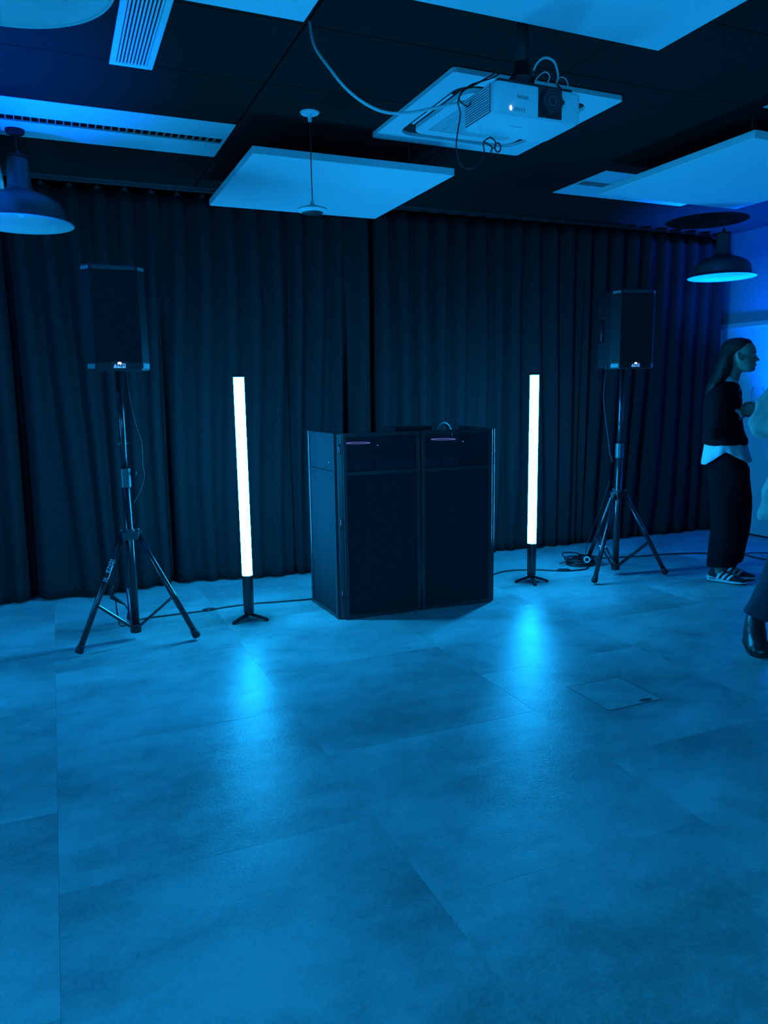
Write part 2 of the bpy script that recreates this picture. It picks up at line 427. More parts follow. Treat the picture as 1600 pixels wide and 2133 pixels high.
# ------------------------------------------------------------------ ceiling fittings
def louver_light(i, j, label):
    x0, x1 = GX0 + i * GDX + 0.004, GX0 + (i + 1) * GDX - 0.004
    y0, y1 = GY0 + j * GDY + 0.004, GY0 + (j + 1) * GDY - 0.004
    o = thing('recessed_light', label, 'ceiling light', ((x0 + x1) / 2, (y0 + y1) / 2, ZC), 0, 'white recessed ceiling lights with louver slot')
    hx, hy = (x1 - x0) / 2, (y1 - y0) / 2
    s0, s1, e = -0.046, 0.050, 0.018
    MB().bbox(-hx, hx, -hy, s0, 0.0, 0.006, 0.001).build('light_panel', 'white', o)
    MB().bbox(-hx, hx, s1, hy, 0.0, 0.006, 0.001).build('light_panel', 'white', o)
    MB().box(-hx, -hx + e, s0, s1, 0.0005, 0.006).build('end_strip', 'white', o)
    MB().box(hx - e, hx, s0, s1, 0.0005, 0.006).build('end_strip', 'white', o)
    wl = MB()
    wl.box(-hx + e, hx - e, s0, s1, 0.046, 0.05).box(-hx + e, hx - e, s0 - 0.003, s0, 0.0061, 0.05).box(-hx + e, hx - e, s1, s1 + 0.003, 0.0061, 0.05)
    wl.build('slot_well', 'slot', o)
    MB().box(-hx + e, hx - e, s1 - 0.004, s1 - 0.001, 0.002, 0.010).build('slot_reflector', 'mirror', o)
    bl = MB().loft([[(-0.0028, s0, 0.0008), (0.0028, s0, 0.0008), (0.0028, s1 - 0.005, 0.0008), (-0.0028, s1 - 0.005, 0.0008)],
                    [(-0.0036, s0, 0.012), (0.0036, s0, 0.012), (0.0036, s1 - 0.005, 0.012), (-0.0036, s1 - 0.005, 0.012)]]).mesh('louver_blade')
    bl.materials.append(M_['mirror'])
    n = 30
    for k in range(1, n): link('louver_blade', bl, o, (-hx + e + (2 * hx - 2 * e) * k / n, 0, 0))
    MB().cyl((-hx + 0.1, 0.016, 0.034), (hx - 0.1, 0.016, 0.034), 0.008, seg=12).build('lamp_tube', 'slot', o, smooth=True)
louver_light(-1, 2, 'white recessed ceiling light with long louver slot, above the left speaker')
louver_light(2, 2, 'white recessed ceiling light half hidden above the right hanging panel')
louver_light(2, -1, 'white recessed ceiling light cut by the right edge, above the hanging panel')

def vent():
    o = thing('air_vent', 'white slatted air vent in the black ceiling', 'air vent', (0.425, 3.10, ZC))
    hx, y0, y1, z = 0.0895, -0.62, 0.595, -0.010
    f = 0.026
    fm = MB(); fm.bbox(-hx, hx, y0, y0 + f, z, 0, 0.002).bbox(-hx, hx, y1 - f, y1, z, 0, 0.002)
    fm.bbox(-hx, -hx + f, y0 + f, y1 - f, z, 0, 0.002).bbox(hx - f, hx, y0 + f, y1 - f, z, 0, 0.002)
    fm.build('vent_frame', 'white', o)
    MB().box(-hx + f, hx - f, y0 + f, y1 - f, -0.0015, 0).build('vent_back', 'void', o)
    sm = MB().box(-0.0036, 0.0036, y0 + f, y1 - f, -0.0085, -0.002).mesh('vent_slat'); sm.materials.append(M_['white'])
    n = 9; inner = 2 * (hx - f)
    for k in range(n): link('vent_slat', sm, o, (-hx + f + inner * (k + 0.55) / n, 0, 0))
    for yy in (-0.34, -0.12, 0.10, 0.31, 0.52):
        MB().box(-hx + f, hx - f, yy - 0.002, yy + 0.002, -0.0065, -0.0018).build('vent_crossbar', 'bezel', o)
vent()

def rrect(hx, hy, r, n=7):
    out = []
    for cx, cy, a0 in ((hx - r, hy - r, 0), (-hx + r, hy - r, 90), (-hx + r, -hy + r, 180), (hx - r, -hy + r, 270)):
        for k in range(n + 1):
            a = R(a0 + 90 * k / n); out.append((cx + r * math.cos(a), cy + r * math.sin(a)))
    return out
def ring(mb, outer, inner, z0, z1):
    n = len(outer)
    vs = [(x, y, z) for P, z in ((outer, z0), (inner, z0), (inner, z1), (outer, z1)) for x, y in P]
    fs = []
    for q in range(4):
        for k in range(n):
            a, b = q * n + k, q * n + (k + 1) % n; c = ((q + 1) % 4) * n
            fs.append((a, b, c + (k + 1) % n, c + k))
    return mb.add(vs, fs)
def ac_unit():
    o = thing('air_conditioner', 'square white cassette air conditioner in the ceiling behind the projector', 'air conditioner', (2.217, 3.672, ZC))
    h = 0.475
    ring(MB(), rrect(h, h, 0.022), rrect(0.372, 0.372, 0.10), -0.022, 0.0).build('fascia', 'plast', o)
    MB().loft([[(x, y, -0.001) for x, y in rrect(0.374, 0.374, 0.10)], [(x, y, -0.004) for x, y in rrect(0.374, 0.374, 0.10)]]).build('outlet_recess', 'void', o)  # black sheet paints in the shade of a deeper outlet
    ring(MB(), rrect(0.310, 0.310, 0.075), rrect(0.245, 0.245, 0.01), -0.026, -0.004).build('center_panel', 'plast', o)
    MB().box(-0.245, 0.245, -0.245, 0.245, -0.007, -0.004).build('intake_back', 'void', o)  # painted black for the shade between the slats; the gap itself is shallow
    sm = MB().box(-0.0028, 0.0028, -0.245, 0.245, -0.024, -0.016).mesh('intake_slat'); sm.materials.append(M_['plast'])
    for k in range(34): link('intake_slat', sm, o, (-0.245 + 0.49 * (k + 0.5) / 34, 0, 0))
    for a in range(4):                                         # one swing flap in each outlet
        fl_ = MB().loft([[(0.338, -0.22, -0.016), (0.347, -0.22, -0.012), (0.348, -0.22, -0.010), (0.339, -0.22, -0.014)],
                         [(0.338, 0.22, -0.016), (0.347, 0.22, -0.012), (0.348, 0.22, -0.010), (0.339, 0.22, -0.014)]])
        fl_.build('outlet_flap', 'plast', o, rot=(0, 0, a * PI / 2))
ac_unit()

def panel(x0, y0, label, sz=1.2, sw=None):
    zb, th = 2.645, 0.042
    o = thing('acoustic_panel', label, 'acoustic panel', (x0 + (sw or sz) / 2, y0 + sz / 2, zb), 0, 'white acoustic panels hung under the ceiling')
    h = sz / 2; hw = (sw or sz) / 2
    MB().bbox(-hw, hw, -h, h, 0, th, 0.003).build('panel_board', 'felt', o)
    for sx in (-1, 1):
        for sy in (-1, 1):
            MB().cyl((sx * hw * 0.67, sy * 0.4, th - 0.001), (sx * hw * 0.67, sy * 0.4, ZC - zb), 0.002, seg=6).build('hanging_wire', 'bezel', o)
panel(1.057, 4.115, 'white square acoustic panel hanging behind the small pendant disc', 1.19)
panel(3.345, 2.985, 'white square acoustic panel hanging at right above the pendant lamp', 1.19)
panel(0.970, 1.195, 'white square acoustic panel hanging nearest the projector, cut by the top edge', 1.19)
panel(0.285, 1.462, 'white narrow acoustic panel cut by the top edge beside the air vent', 1.19, 0.59)
panel(-1.355, 4.118, 'white acoustic panel barely showing at the left edge above the pendant lamp', 1.19)

# small pendant disc
o = thing('pendant_disc', 'small white disc hanging on a thin cord from the ceiling', 'pendant', (1.323, 3.961, 0))
MB().lathe([(0.0, ZC - 0.008), (0.045, ZC - 0.008), (0.050, ZC - 0.002), (0.050, ZC)], 32).build('ceiling_rose', 'plast', o, auto=40)
MB().lathe([(0.0, ZC - 0.045), (0.009, ZC - 0.045), (0.010, ZC - 0.03), (0.013, ZC - 0.008)], 20).build('cord_grip', 'plast', o, auto=40)
MB().tube(spline([(0, 0, ZC - 0.045), (0.001, 0, 2.65), (0.0, 0, 2.55), (0.002, 0, 2.395)], 5), 0.0028, 8).build('cord', 'cable', o, smooth=True)
MB().lathe([(0.0, 2.40), (0.009, 2.40), (0.013, 2.378), (0.030, 2.374), (0.075, 2.360), (0.078, 2.352), (0.070, 2.345), (0.055, 2.340), (0.0, 2.340)], 40).build('disc_body', 'plast', o, auto=35)
MB().lathe([(0.0, 2.334), (0.050, 2.335), (0.056, 2.3395), (0.0, 2.3396)], 40).build('dark_lens', 'dark', o, auto=40)

# dome pendant lamps
def pendant(x, y, zr, rad, label):
    o = thing('pendant_lamp', label, 'pendant lamp', (x, y, zr), 0, 'dark dome pendant lamps')
    k = rad / 0.27
    prof = [(0.270, 0.0), (0.268, 0.008), (0.236, 0.022), (0.231, 0.045), (0.224, 0.088), (0.203, 0.118), (0.155, 0.148), (0.100, 0.168), (0.074, 0.180), (0.063, 0.200),
            (0.057, 0.335), (0.050, 0.352), (0.0, 0.355)]
    MB().lathe([(r * k, z * k) for r, z in prof], 64).build('lamp_shade', 'lamp_out', o, auto=50)
    inn = [(0.266, 0.001), (0.230, 0.022), (0.225, 0.045), (0.218, 0.082), (0.196, 0.110), (0.148, 0.139), (0.090, 0.160), (0.0, 0.164)]
    MB().lathe([(r * k, z * k) for r, z in inn], 64).build('shade_lining', 'lamp_in', o, smooth=True)
    rim = MB(); rim.tube([(0.268 * k * math.cos(a * 2 * PI / 64), 0.268 * k * math.sin(a * 2 * PI / 64), 0.001) for a in range(65)], 0.004, 8, cap=False)
    rim.build('rim', 'lamp_in', o, smooth=True)
    MB().lathe([(0.0, 0.035), (0.018, 0.038), (0.030, 0.055), (0.030, 0.075), (0.018, 0.110), (0.014, 0.164)], 24).build('bulb', 'plast', o, smooth=True)
    MB().lathe([(0.0, 0.354 * k), (0.058, 0.354 * k), (0.058, 0.362 * k), (0.016, 0.368 * k), (0.012, 0.39 * k), (0.0, 0.392 * k)], 24).build('lamp_cap', 'dark', o, auto=40)
    MB().cyl((0, 0, 0.39 * k), (0, 0, ZC - zr), 0.004, seg=10).build('cord', 'cable', o, smooth=True)
    MB().lathe([(0.0, ZC - zr - 0.025), (0.045, ZC - zr - 0.02), (0.05, ZC - zr)], 24).build('ceiling_rose', 'void', o, auto=40)
    return o
pendant(-0.073, 4.770, 2.345, 0.262, 'dark dome pendant lamp at the left edge above the speaker')
pendant(5.425, 5.105, 2.345, 0.278, 'dark dome pendant lamp by the right wall near the door')
pendant(-0.055, 2.060, 2.357, 0.266, 'pendant lamp cut by the top left corner, seen from below')

# ------------------------------------------------------------------ projector
pj = thing('projector', 'white projector hung upside down under the ceiling on a black mount', 'projector', (1.700, 2.590, 2.385))
W, D, Hh = 0.188, 0.115, 0.112
def pbox(z0, z1, ins):
    return [(x, y, z0) for x, y in rrect(W - ins, D - ins, 0.022, 5)], [(x, y, z1) for x, y in rrect(W - ins, D - ins, 0.022, 5)]
rings = []
for z, k in ((0.0, 0.012), (0.006, 0.003), (0.012, 0.0), (Hh - 0.012, 0.0), (Hh - 0.004, 0.004), (Hh, 0.012)):
    rings.append([(x, y, z) for x, y in rrect(W - k, D - k, 0.022, 5)])
MB().loft(rings).build('projector_body', 'plast', pj, auto=35)
MB().box(-W + 0.03, W - 0.03, -D + 0.02, D - 0.02, Hh, Hh + 0.012).build('underside_plate', 'dark', pj)
# lens bay and lens, on the face towards the viewer
lx = 0.048
lb = MB().bbox(lx - 0.052, lx + 0.050, -D - 0.002, -D + 0.01, 0.006, Hh - 0.002, 0.0015); lb.build('lens_bay', 'dark', pj)
ln = MB().tube([(lx, -D - 0.001, 0.060), (lx, -D - 0.018, 0.060)], [0.047, 0.044], 32)
ln.build('lens_ring', 'rubber', pj, auto=40)
g2 = MB()
for r0, r1, yy in ((0.040, 0.036, -0.020), (0.030, 0.026, -0.019), (0.020, 0.012, -0.0185)):
    g2.add([(lx + r * math.cos(a * PI / 16), -D + yy, 0.060 + r * math.sin(a * PI / 16)) for r in (r0, r1) for a in range(32)],
           [(a, (a + 1) % 32, 32 + (a + 1) % 32, 32 + a) for a in range(32)])
g2.build('lens_glass_rings', 'bezel', pj)
MB().sphere((lx, -D - 0.014, 0.060), 0.014, 16, 8, (1, 0.4, 1)).build('lens_glass', 'dark', pj, smooth=True)
MB().box(lx + 0.046, lx + 0.056, -D - 0.010, -D - 0.002, 0.058, 0.070).build('lens_lever', 'rubber', pj)
MB().box(-W - 0.0006, -W + 0.002, -D + 0.026, D - 0.026, 0.008, 0.104).build('side_vent_shade', 'bezel', pj)  # dark sheet on the side, stands in for shade between the vent ribs
sm = MB().loft([[(-W - 0.0050, -D + 0.030, 0), (-W + 0.001, -D + 0.030, -0.003), (-W + 0.001, -D + 0.030, 0.004)],
                [(-W - 0.0050, D - 0.030, 0), (-W + 0.001, D - 0.030, -0.003), (-W + 0.001, D - 0.030, 0.004)]]).mesh('side_vent_rib'); sm.materials.append(M_['plast'])
for k in range(11): link('side_vent_rib', sm, pj, (0, 0, 0.014 + k * 0.0085))
fm_ = MB().box(lx + 0.062, W - 0.012, -D - 0.0012, -D + 0.001, 0, 0.0025).mesh('front_vent_rib'); fm_.materials.append(M_['white'])
for k in range(11): link('front_vent_rib', fm_, pj, (0, 0, 0.014 + k * 0.0085))
text_mesh('EPSON', 0.0155, 0.0004, 'brand_lettering', 'ink', pj, basis((-0.070, -D - 0.0008, 0.064), (-1, 0, 0), (0, 0, -1)))
MB().sphere((-0.120, -D - 0.001, 0.022), 0.006, 12, 8, (0.8, 0.5, 1.5)).build('power_led', 'led', pj, smooth=True)
for k in range(5):
    MB().tube([(-0.106 + k * 0.010, -D - 0.001, 0.014), (-0.102 + k * 0.010, -D - 0.001, 0.020), (-0.105 + k * 0.010, -D - 0.001, 0.027)], 0.0012, 6).build('indicator_mark', 'ink', pj)
MB().box(-0.055, -0.005, -0.012, -0.009, -0.0006, 0.001).build('label_mark', 'ink', pj)
# mount
mt_ = MB(); mt_.cyl((0.0, 0.0, Hh + 0.07), (0.0, 0.0, ZC - 2.385), 0.022, seg=20)
mt_.build('mount_pole', 'rubber', pj, smooth=True)
MB().lathe([(0.0, ZC - 2.385 - 0.03), (0.05, ZC - 2.385 - 0.028), (0.075, ZC - 2.385 - 0.008), (0.075, ZC - 2.385)], 28).build('mount_rose', 'void', pj, auto=40)
MB().lathe([(0.0, Hh + 0.035), (0.046, Hh + 0.035), (0.050, Hh + 0.06), (0.030, Hh + 0.085), (0.024, Hh + 0.12), (0.0, Hh + 0.12)], 24).build('mount_joint', 'blackm', pj, auto=40)
for a in (35, 145, 215, 325):
    MB().tube([(0, 0, Hh + 0.04), (0.10 * math.cos(R(a)), 0.08 * math.sin(R(a)), Hh + 0.018)], 0.010, 8, flat=0.5).build('mount_arm', 'blackm', pj)
# cables around the projector
def cable(name, label, pts, r, m_='cable', n=8, cat='cable', group=None, seg=8):
    return tag(MB().tube(spline(pts, n), r, seg).build(name, m_, None, smooth=True), label, cat, group)
P0 = Vector((1.700, 2.590, 2.385))
cable('white_cable', 'long white cable sagging from the ceiling to the projector',
      [(1.027, 3.045, 2.835), (1.005, 2.93, 2.70), (1.03, 2.83, 2.585), (1.075, 2.78, 2.505), (1.14, 2.75, 2.452), (1.215, 2.74, 2.431), (1.30, 2.73, 2.437), (1.40, 2.72, 2.462), (1.51, 2.70, 2.49), (1.60, 2.70, 2.502)], 0.0055, 'wcable')
cable('white_cable', 'white cable looping high above the projector lens', [P0 + Vector(p) for p in
      ((0.03, -0.02, 0.17), (0.04, -0.03, 0.215), (0.075, -0.035, 0.245), (0.115, -0.04, 0.235), (0.13, -0.045, 0.19), (0.125, -0.045, 0.16), (0.15, -0.04, 0.15), (0.17, -0.04, 0.124))], 0.0045, 'wcable')
cable('thin_cable', 'thin pale cable looping above the right end of the projector', [P0 + Vector(p) for p in
      ((0.10, -0.06, 0.122), (0.118, -0.06, 0.165), (0.14, -0.06, 0.178), (0.162, -0.06, 0.165), (0.168, -0.06, 0.122))], 0.002, 'wcable')
cable('thin_cable', 'thin pale cable looping above the projector lens', [P0 + Vector(p) for p in
      ((0.005, -0.07, 0.122), (0.02, -0.07, 0.155), (0.05, -0.075, 0.178), (0.072, -0.075, 0.165), (0.055, -0.07, 0.13), (0.03, -0.07, 0.124))], 0.0022, 'wcable')
cable('black_cable', 'thick black cable bowed from the projector mount over its lens', [P0 + Vector(p) for p in
      ((-0.01, -0.03, 0.13), (0.0, -0.045, 0.172), (0.045, -0.05, 0.186), (0.10, -0.05, 0.172), (0.14, -0.05, 0.14), (0.16, -0.05, 0.122))], 0.0045)
cable('black_cable', 'black cable running down from the mount and hanging under the projector back', [P0 + Vector(p) for p in
      ((-0.045, 0.02, 0.21), (-0.11, 0.04, 0.175), (-0.19, 0.06, 0.145), (-0.225, 0.08, 0.10), (-0.205, 0.10, 0.06), (-0.215, 0.10, 0.0), (-0.222, 0.10, -0.06),
       (-0.19, 0.12, -0.115), (-0.135, 0.13, -0.12), (-0.085, 0.13, -0.07), (-0.085, 0.13, -0.02), (-0.06, 0.12, -0.002))], 0.0026)
cable('black_cable', 'short black cable hooked beside the projector vents', [P0 + Vector(p) for p in
      ((-0.10, 0.03, 0.19), (-0.16, 0.05, 0.155), (-0.225, 0.05, 0.118), (-0.235, 0.05, 0.085), (-0.20, 0.05, 0.07), (-0.188, 0.05, 0.09))], 0.0028)
tg = thing('cable_tie', 'small black cable tie loop hanging under the projector', 'cable tie', tuple(P0 + Vector((-0.06, 0.125, 0.0))))
MB().tube(spline([(-0.03, 0, -0.018), (0.0, 0, -0.030), (0.010, 0, -0.040), (0.004, 0, -0.055)], 6), 0.0030, 6).build('tail', 'cable', tg, smooth=True)
MB().tube([(0.036 + 0.013 * math.cos(a * PI / 10), 0, -0.034 + 0.017 * math.sin(a * PI / 10)) for a in range(21)], 0.003, 6, cap=False).build('loop', 'cable', tg, smooth=True)
MB().tube(spline([(0.010, 0, -0.040), (0.024, 0, -0.034), (0.023, 0, -0.012), (0.0, 0, 0.001)], 5), 0.0028, 6).build('strand', 'cable', tg, smooth=True)

# ------------------------------------------------------------------ light tubes
def tube_light(x, y, rot, label, h=1.53, feet=(200, 320, 80)):
    o = thing('tube_light', label, 'tube light', (x, y, 0), 0, 'glowing tube lights on tripod feet')
    r = 0.0315; z0 = 0.290; z1 = h - 0.016
    MB().cyl((0, 0, z0), (0, 0, z1), r, seg=32).build('glowing_tube', 'tubeglow', o, smooth=True)
    MB().lathe([(0.0, h), (r * 0.9, h), (r + 0.0015, h - 0.004), (r + 0.0015, z1 - 0.004), (0, z1 - 0.004)], 32).build('end_cap', 'rubber', o, auto=40)
    MB().lathe([(0.0, z0 + 0.002), (r + 0.0015, z0 + 0.002), (r + 0.002, z0 - 0.012), (r + 0.001, 0.055), (r * 0.8, 0.038), (0.0, 0.036)], 32).build('battery_base', 'blackm', o, auto=40)
    MB().box(-0.004, 0.004, -r - 0.003, -r + 0.002, 0.10, 0.20).build('control_strip', 'bezel', o, rot=(0, 0, R(-30)))
    for a in feet:
        c, s_ = math.cos(R(a)), math.sin(R(a)); px, py = -s_, c
        f = MB(); hw = 0.011
        rg = []
        for d, zt, zb in ((0.0, 0.046, 0.034), (0.02, 0.044, 0.030), (0.115, 0.018, 0.006), (0.125, 0.012, 0.0)):
            rg.append([(c * d + px * hw, s_ * d + py * hw, zb), (c * d - px * hw, s_ * d - py * hw, zb), (c * d - px * hw, s_ * d - py * hw, zt), (c * d + px * hw, s_ * d + py * hw, zt)])
        f.loft(rg).build('foot', 'rubber', o)
    return o
tube_light(1.038, 4.590, 0, 'glowing tube light standing between left speaker stand and booth', feet=(205, 325, 85))
tube_light(3.166, 4.610, 0, 'glowing tube light standing between booth and right speaker stand', feet=(170, 325, 250))
# the other tubes of the set stand behind and beside the viewer, out of the picture
for i, (x, y) in enumerate(((-1.55, 4.0), (-1.15, 0.6), (1.8, -0.5), (0.3, -1.3))):
    tube_light(x, y, 0, ('glowing tube light at the left wall, out of the picture', 'glowing tube light behind the viewer at left, out of the picture',
                         'glowing tube light behind the viewer at right, out of the picture', 'glowing tube light straight behind the viewer, out of the picture')[i])

# ------------------------------------------------------------------ floor uplighters outside the picture
def uplighter(x, y, aim, label, power, cone=110):
    o = thing('uplighter', label, 'uplighter', (x, y, 0), 0, 'floor uplighters washing the walls')
    MB().lathe([(0.0, 0.012), (0.075, 0.012), (0.080, 0.02), (0.080, 0.085), (0.074, 0.092), (0.066, 0.092), (0.066, 0.07), (0.0, 0.07)], 28).build('lamp_can', 'blackm', o, auto=40)
    MB().box(-0.09, 0.09, -0.02, 0.02, 0.0, 0.012).build('bracket', 'blackm', o)
    MB().lathe([(0.0, 0.071), (0.064, 0.071)], 28).build('lens', 'dark', o)
    l = bpy.data.lights.new('uplight_beam', 'SPOT'); l.energy = power; l.color = UP_RGB; l.spot_size = R(cone); l.spot_blend = 1.0; l.shadow_soft_size = 0.03
    lo = bpy.data.objects.new('uplight_beam', l); C.objects.link(lo); lo.parent = o; lo.location = (0, 0, 0.10)
    d = Vector(aim) - Vector((x, y, 0.10)); lo.rotation_euler = d.to_track_quat('-Z', 'Y').to_euler()
uplighter(5.82, 4.58, (5.74, 4.66, 2.8), 'blue floor uplighter by the right wall beyond the door', UP_POWER, 60)
uplighter(-0.52, 3.30, (-0.72, 3.85, 2.8), 'blue floor uplighter at the left beside the speaker stand', UP_POWER * 0.46, 58)

# ------------------------------------------------------------------ speakers on tripod stands
def stand(x, y, rot, label, mark=False):
    o = thing('speaker_stand', label, 'speaker stand', (x, y, 0), rot, 'black tripod speaker stands')
    MB().cyl((0, 0, 0.065), (0, 0, 0.98), 0.0235, seg=24).build('lower_tube', 'blackm', o, smooth=True)
    MB().lathe([(0.0, 0.042), (0.030, 0.042), (0.032, 0.05), (0.031, 0.085), (0.024, 0.09)], 24).build('bottom_cap', 'rubber', o, auto=40)
    MB().cyl((0, 0, 0.98), (0, 0, 1.546), 0.0180, seg=24).build('upper_pole', 'blackm', o, smooth=True)
    cb = MB().lathe([(0.018, 1.005), (0.0285, 1.004), (0.0295, 0.995), (0.0295, 0.90), (0.024, 0.895)], 24)
    co = cb.build('collar', 'bezel', o, auto=40)
    kn = MB().cyl((0.02, 0.0, 0.975), (0.05, 0.0, 0.975), 0.007, seg=12); kn.sphere((0.056, 0, 0.975), 0.013, 12, 6, (0.6, 1, 1)); kn.box(0.052, 0.060, -0.022, 0.022, 0.970, 0.980)
    kn.build('locking_knob', 'rubber', co, smooth=False, rot=(0, 0, R(-12) - rot))
    MB().cyl((-0.026, -0.006, 1.145), (0.026, -0.006, 1.145), 0.004, seg=8).build('safety_pin', 'chrome', o, rot=(0, 0, -rot))
    hb = MB()
    angs = (-150.5, -29.5, 90)
    poly = []
    for a in angs:
        for d in (-22, 22): poly.append((0.068 * math.cos(R(a + d)), 0.068 * math.sin(R(a + d))))
    poly.sort(key=lambda p: math.atan2(p[1], p[0]))
    hb.prism(poly, 0.600, 0.645); hub = hb.build('leg_hub', 'blackm', o)
    MB().lathe([(0.023, 0.655), (0.030, 0.655), (0.032, 0.645), (0.023, 0.644)], 20).build('hub_ring', 'bezel', hub)
    for a in angs:
        c, s_ = math.cos(R(a)), math.sin(R(a)); q = (-s_, c)
        top = Vector((0.052 * c, 0.052 * s_, 0.625)); ft = Vector((0.368 * c, 0.368 * s_, 0.022))
        lg = MB().tube([top, ft], 0.0165, 16).build('leg', 'blackm', o, smooth=True)
        d = (ft - top).normalized()
        MB().tube([ft - d * 0.045, ft - d * 0.028, ft - d * 0.004, ft + d * 0.006], [0.0180, 0.0215, 0.0235, 0.017], 16).build('rubber_foot', 'rubber', lg, smooth=True)
        MB().sphere(tuple(top + Vector((0, 0, 0.028))), 0.009, 10, 6).build('bolt', 'bezel', lg, smooth=True)
        kp = top + (ft - top) * 0.60
        for sgn in (-1, 1):
            off = Vector((q[0], q[1], 0)) * (0.0175 * sgn)
            MB().tube([kp + off, Vector((0.022 * c, 0.022 * s_, 0.075)) + off], 0.0095, 8, flat=0.75, up=(0, 0, 1)).build('brace', 'blackm', o)
        if mark and a == angs[0]:
            # lettering along the leg, on the side turned to the viewer
            mid = top + (ft - top) * 0.27
            view = Vector((-0.05, -1, 0.10)); ax = d; nrm = (view - ax * view.dot(ax)).normalized()
            up = nrm.cross(ax)
            text_mesh('ibiza', 0.046, 0.0003, 'brand_lettering', 'print', lg, basis(mid + nrm * 0.0171, ax, up))
            for k in range(3):
                ar = [mid + ax * (0.066 + 0.008 * k + 0.006 * math.cos(t)) + up * (0.012 * math.sin(t)) + nrm * (0.0172 - 0.004 * abs(math.sin(t))) for t in (-1.2, -0.8, -0.4, 0, 0.4, 0.8, 1.2)]
                MB().tube(ar, 0.0013, 6).build('brand_arc', 'print', lg)
    return o
def speaker(x, y, rot, label):
    o = thing('loudspeaker', label, 'loudspeaker', (x, y, 1.546), rot, 'black loudspeakers on stands')
    hz = 0.548
    # plan outline of the cabinet, front towards -y
    P = [(-0.116, -0.160), (0.116, -0.160), (0.160, -0.098), (0.146, 0.045), (-0.146, 0.045), (-0.160, -0.098)]
    def sc(P, k, dy=0): return [(px * k, py * k + dy) for px, py in P]
    rg = [[(px, py, z) for px, py in sc(P, k)] for z, k in ((0.0, 0.965), (0.007, 1.0), (hz - 0.007, 1.0), (hz, 0.965))]
    MB().loft(rg).build('cabinet', 'cab', o)
    # rear block: top and bottom housings with the carrying handle between
    B = [(-0.147, 0.044), (0.147, 0.044), (0.142, 0.165), (0.105, 0.190), (-0.105, 0.190), (-0.142, 0.165)]
    for z0, z1 in ((0.012, 0.205), (0.365, hz - 0.02)):
        MB().loft([[(px, py, z) for px, py in [(a * k, (b - 0.1) * k + 0.1) for a, b in B]] for z, k in ((z0, 0.94), (z0 + 0.010, 1), (z1 - 0.010, 1), (z1, 0.94))]).build('rear_housing', 'cab', o)
    MB().box(-0.075, 0.075, 0.044, 0.135, 0.200, 0.370).build('amplifier_panel', 'bezel', o)
    for sx in (-1, 1): MB().tube([(sx * 0.128, 0.135, 0.20), (sx * 0.128, 0.142, 0.285), (sx * 0.128, 0.135, 0.37)], 0.010, 10).build('handle', 'cab', o, smooth=True)
    # wrap-round grille
    G = [(-0.158, -0.105), (-0.1175, -0.1625), (0.1175, -0.1625), (0.158, -0.105)]
    gr = MB()
    Go = [(px * 1.012, py * 1.012) for px, py in G]
    for k in range(3):
        a, b = G[k], G[k + 1]; ao, bo = Go[k], Go[k + 1]
        gr.loft([[(*a, 0.040), (*b, 0.040), (*bo, 0.043), (*ao, 0.043)], [(*a, hz - 0.030), (*b, hz - 0.030), (*bo, hz - 0.033), (*ao, hz - 0.033)]])
    gr.build('grille', 'grille', o)
    MB().box(-0.105, 0.105, -0.1635, -0.158, hz - 0.028, hz - 0.009).build('top_strip', 'bezel', o)
    for sx in (-1, 1):                                       # bright corner plates of the bezel
        for z0, z1 in ((0.010, 0.036), (hz - 0.027, hz - 0.010)):
            a = Vector((sx * 0.121, -0.1555, 0)); b = Vector((sx * 0.156, -0.106, 0)); nn = Vector((sx * 0.0495, -0.035, 0)).normalized() * 0.003
            MB().loft([[tuple(p + Vector((0, 0, z))) for p in (a, b, b + nn, a + nn)] for z in (z0, z1)]).build('corner_plate', 'plate', o)
    MB().box(-0.044, 0.044, -0.1665, -0.158, 0.008, 0.046).build('badge', 'dark', o)
    # badge letters: A L T O over a bar
    def strokes(name, polys):
        q = MB()
        for poly in polys: q.loft([[(px, -0.1672, pz) for px, pz in poly], [(px, -0.1660, pz) for px, pz in poly]])
        return q.build(name, 'logo', o)
    zb, zt = 0.0185, 0.0345
    strokes('letter', [[(-0.030, zb), (-0.013, zb), (-0.0215, zt)]])
    strokes('letter', [[(-0.0105, zb), (-0.0105, zt), (-0.0070, zt), (-0.0070, zb)], [(-0.0070, zb), (-0.0070, zb + 0.004), (0.001, zb + 0.004), (0.001, zb)]])
    strokes('letter', [[(0.0045, zb), (0.0045, zt - 0.004), (0.0078, zt - 0.004), (0.0078, zb)], [(0.000, zt - 0.004), (0.000, zt), (0.0125, zt), (0.0125, zt - 0.004)]])
    strokes('letter', [[(0.015, zb), (0.015, zt), (0.0185, zt), (0.0185, zb)], [(0.0265, zb), (0.0265, zt), (0.030, zt), (0.030, zb)],
                       [(0.0185, zb), (0.0185, zb + 0.0035), (0.0265, zb + 0.0035), (0.0265, zb)], [(0.0185, zt - 0.0035), (0.0185, zt), (0.0265, zt), (0.0265, zt - 0.0035)]])
    strokes('badge_bar', [[(-0.031, 0.0125), (-0.031, 0.0168), (0.030, 0.0168), (0.030, 0.0125)]])
    MB().sphere((0.001, -0.1675, 0.0375), 0.0105, 16, 8, (1, 0.35, 0.6)).build('power_led', 'led', o, smooth=True)
    return o
stand(0.350, 4.520, 0.0, 'black tripod stand with lettered leg under the left loudspeaker', True)
stand(3.850, 4.495, R(-3), 'black tripod stand beside the cable coil under the right loudspeaker')
speaker(0.350, 4.512, R(-1.5), 'black loudspeaker on the left tripod stand')
speaker(3.864, 4.480, R(-16), 'black loudspeaker on the right tripod stand')

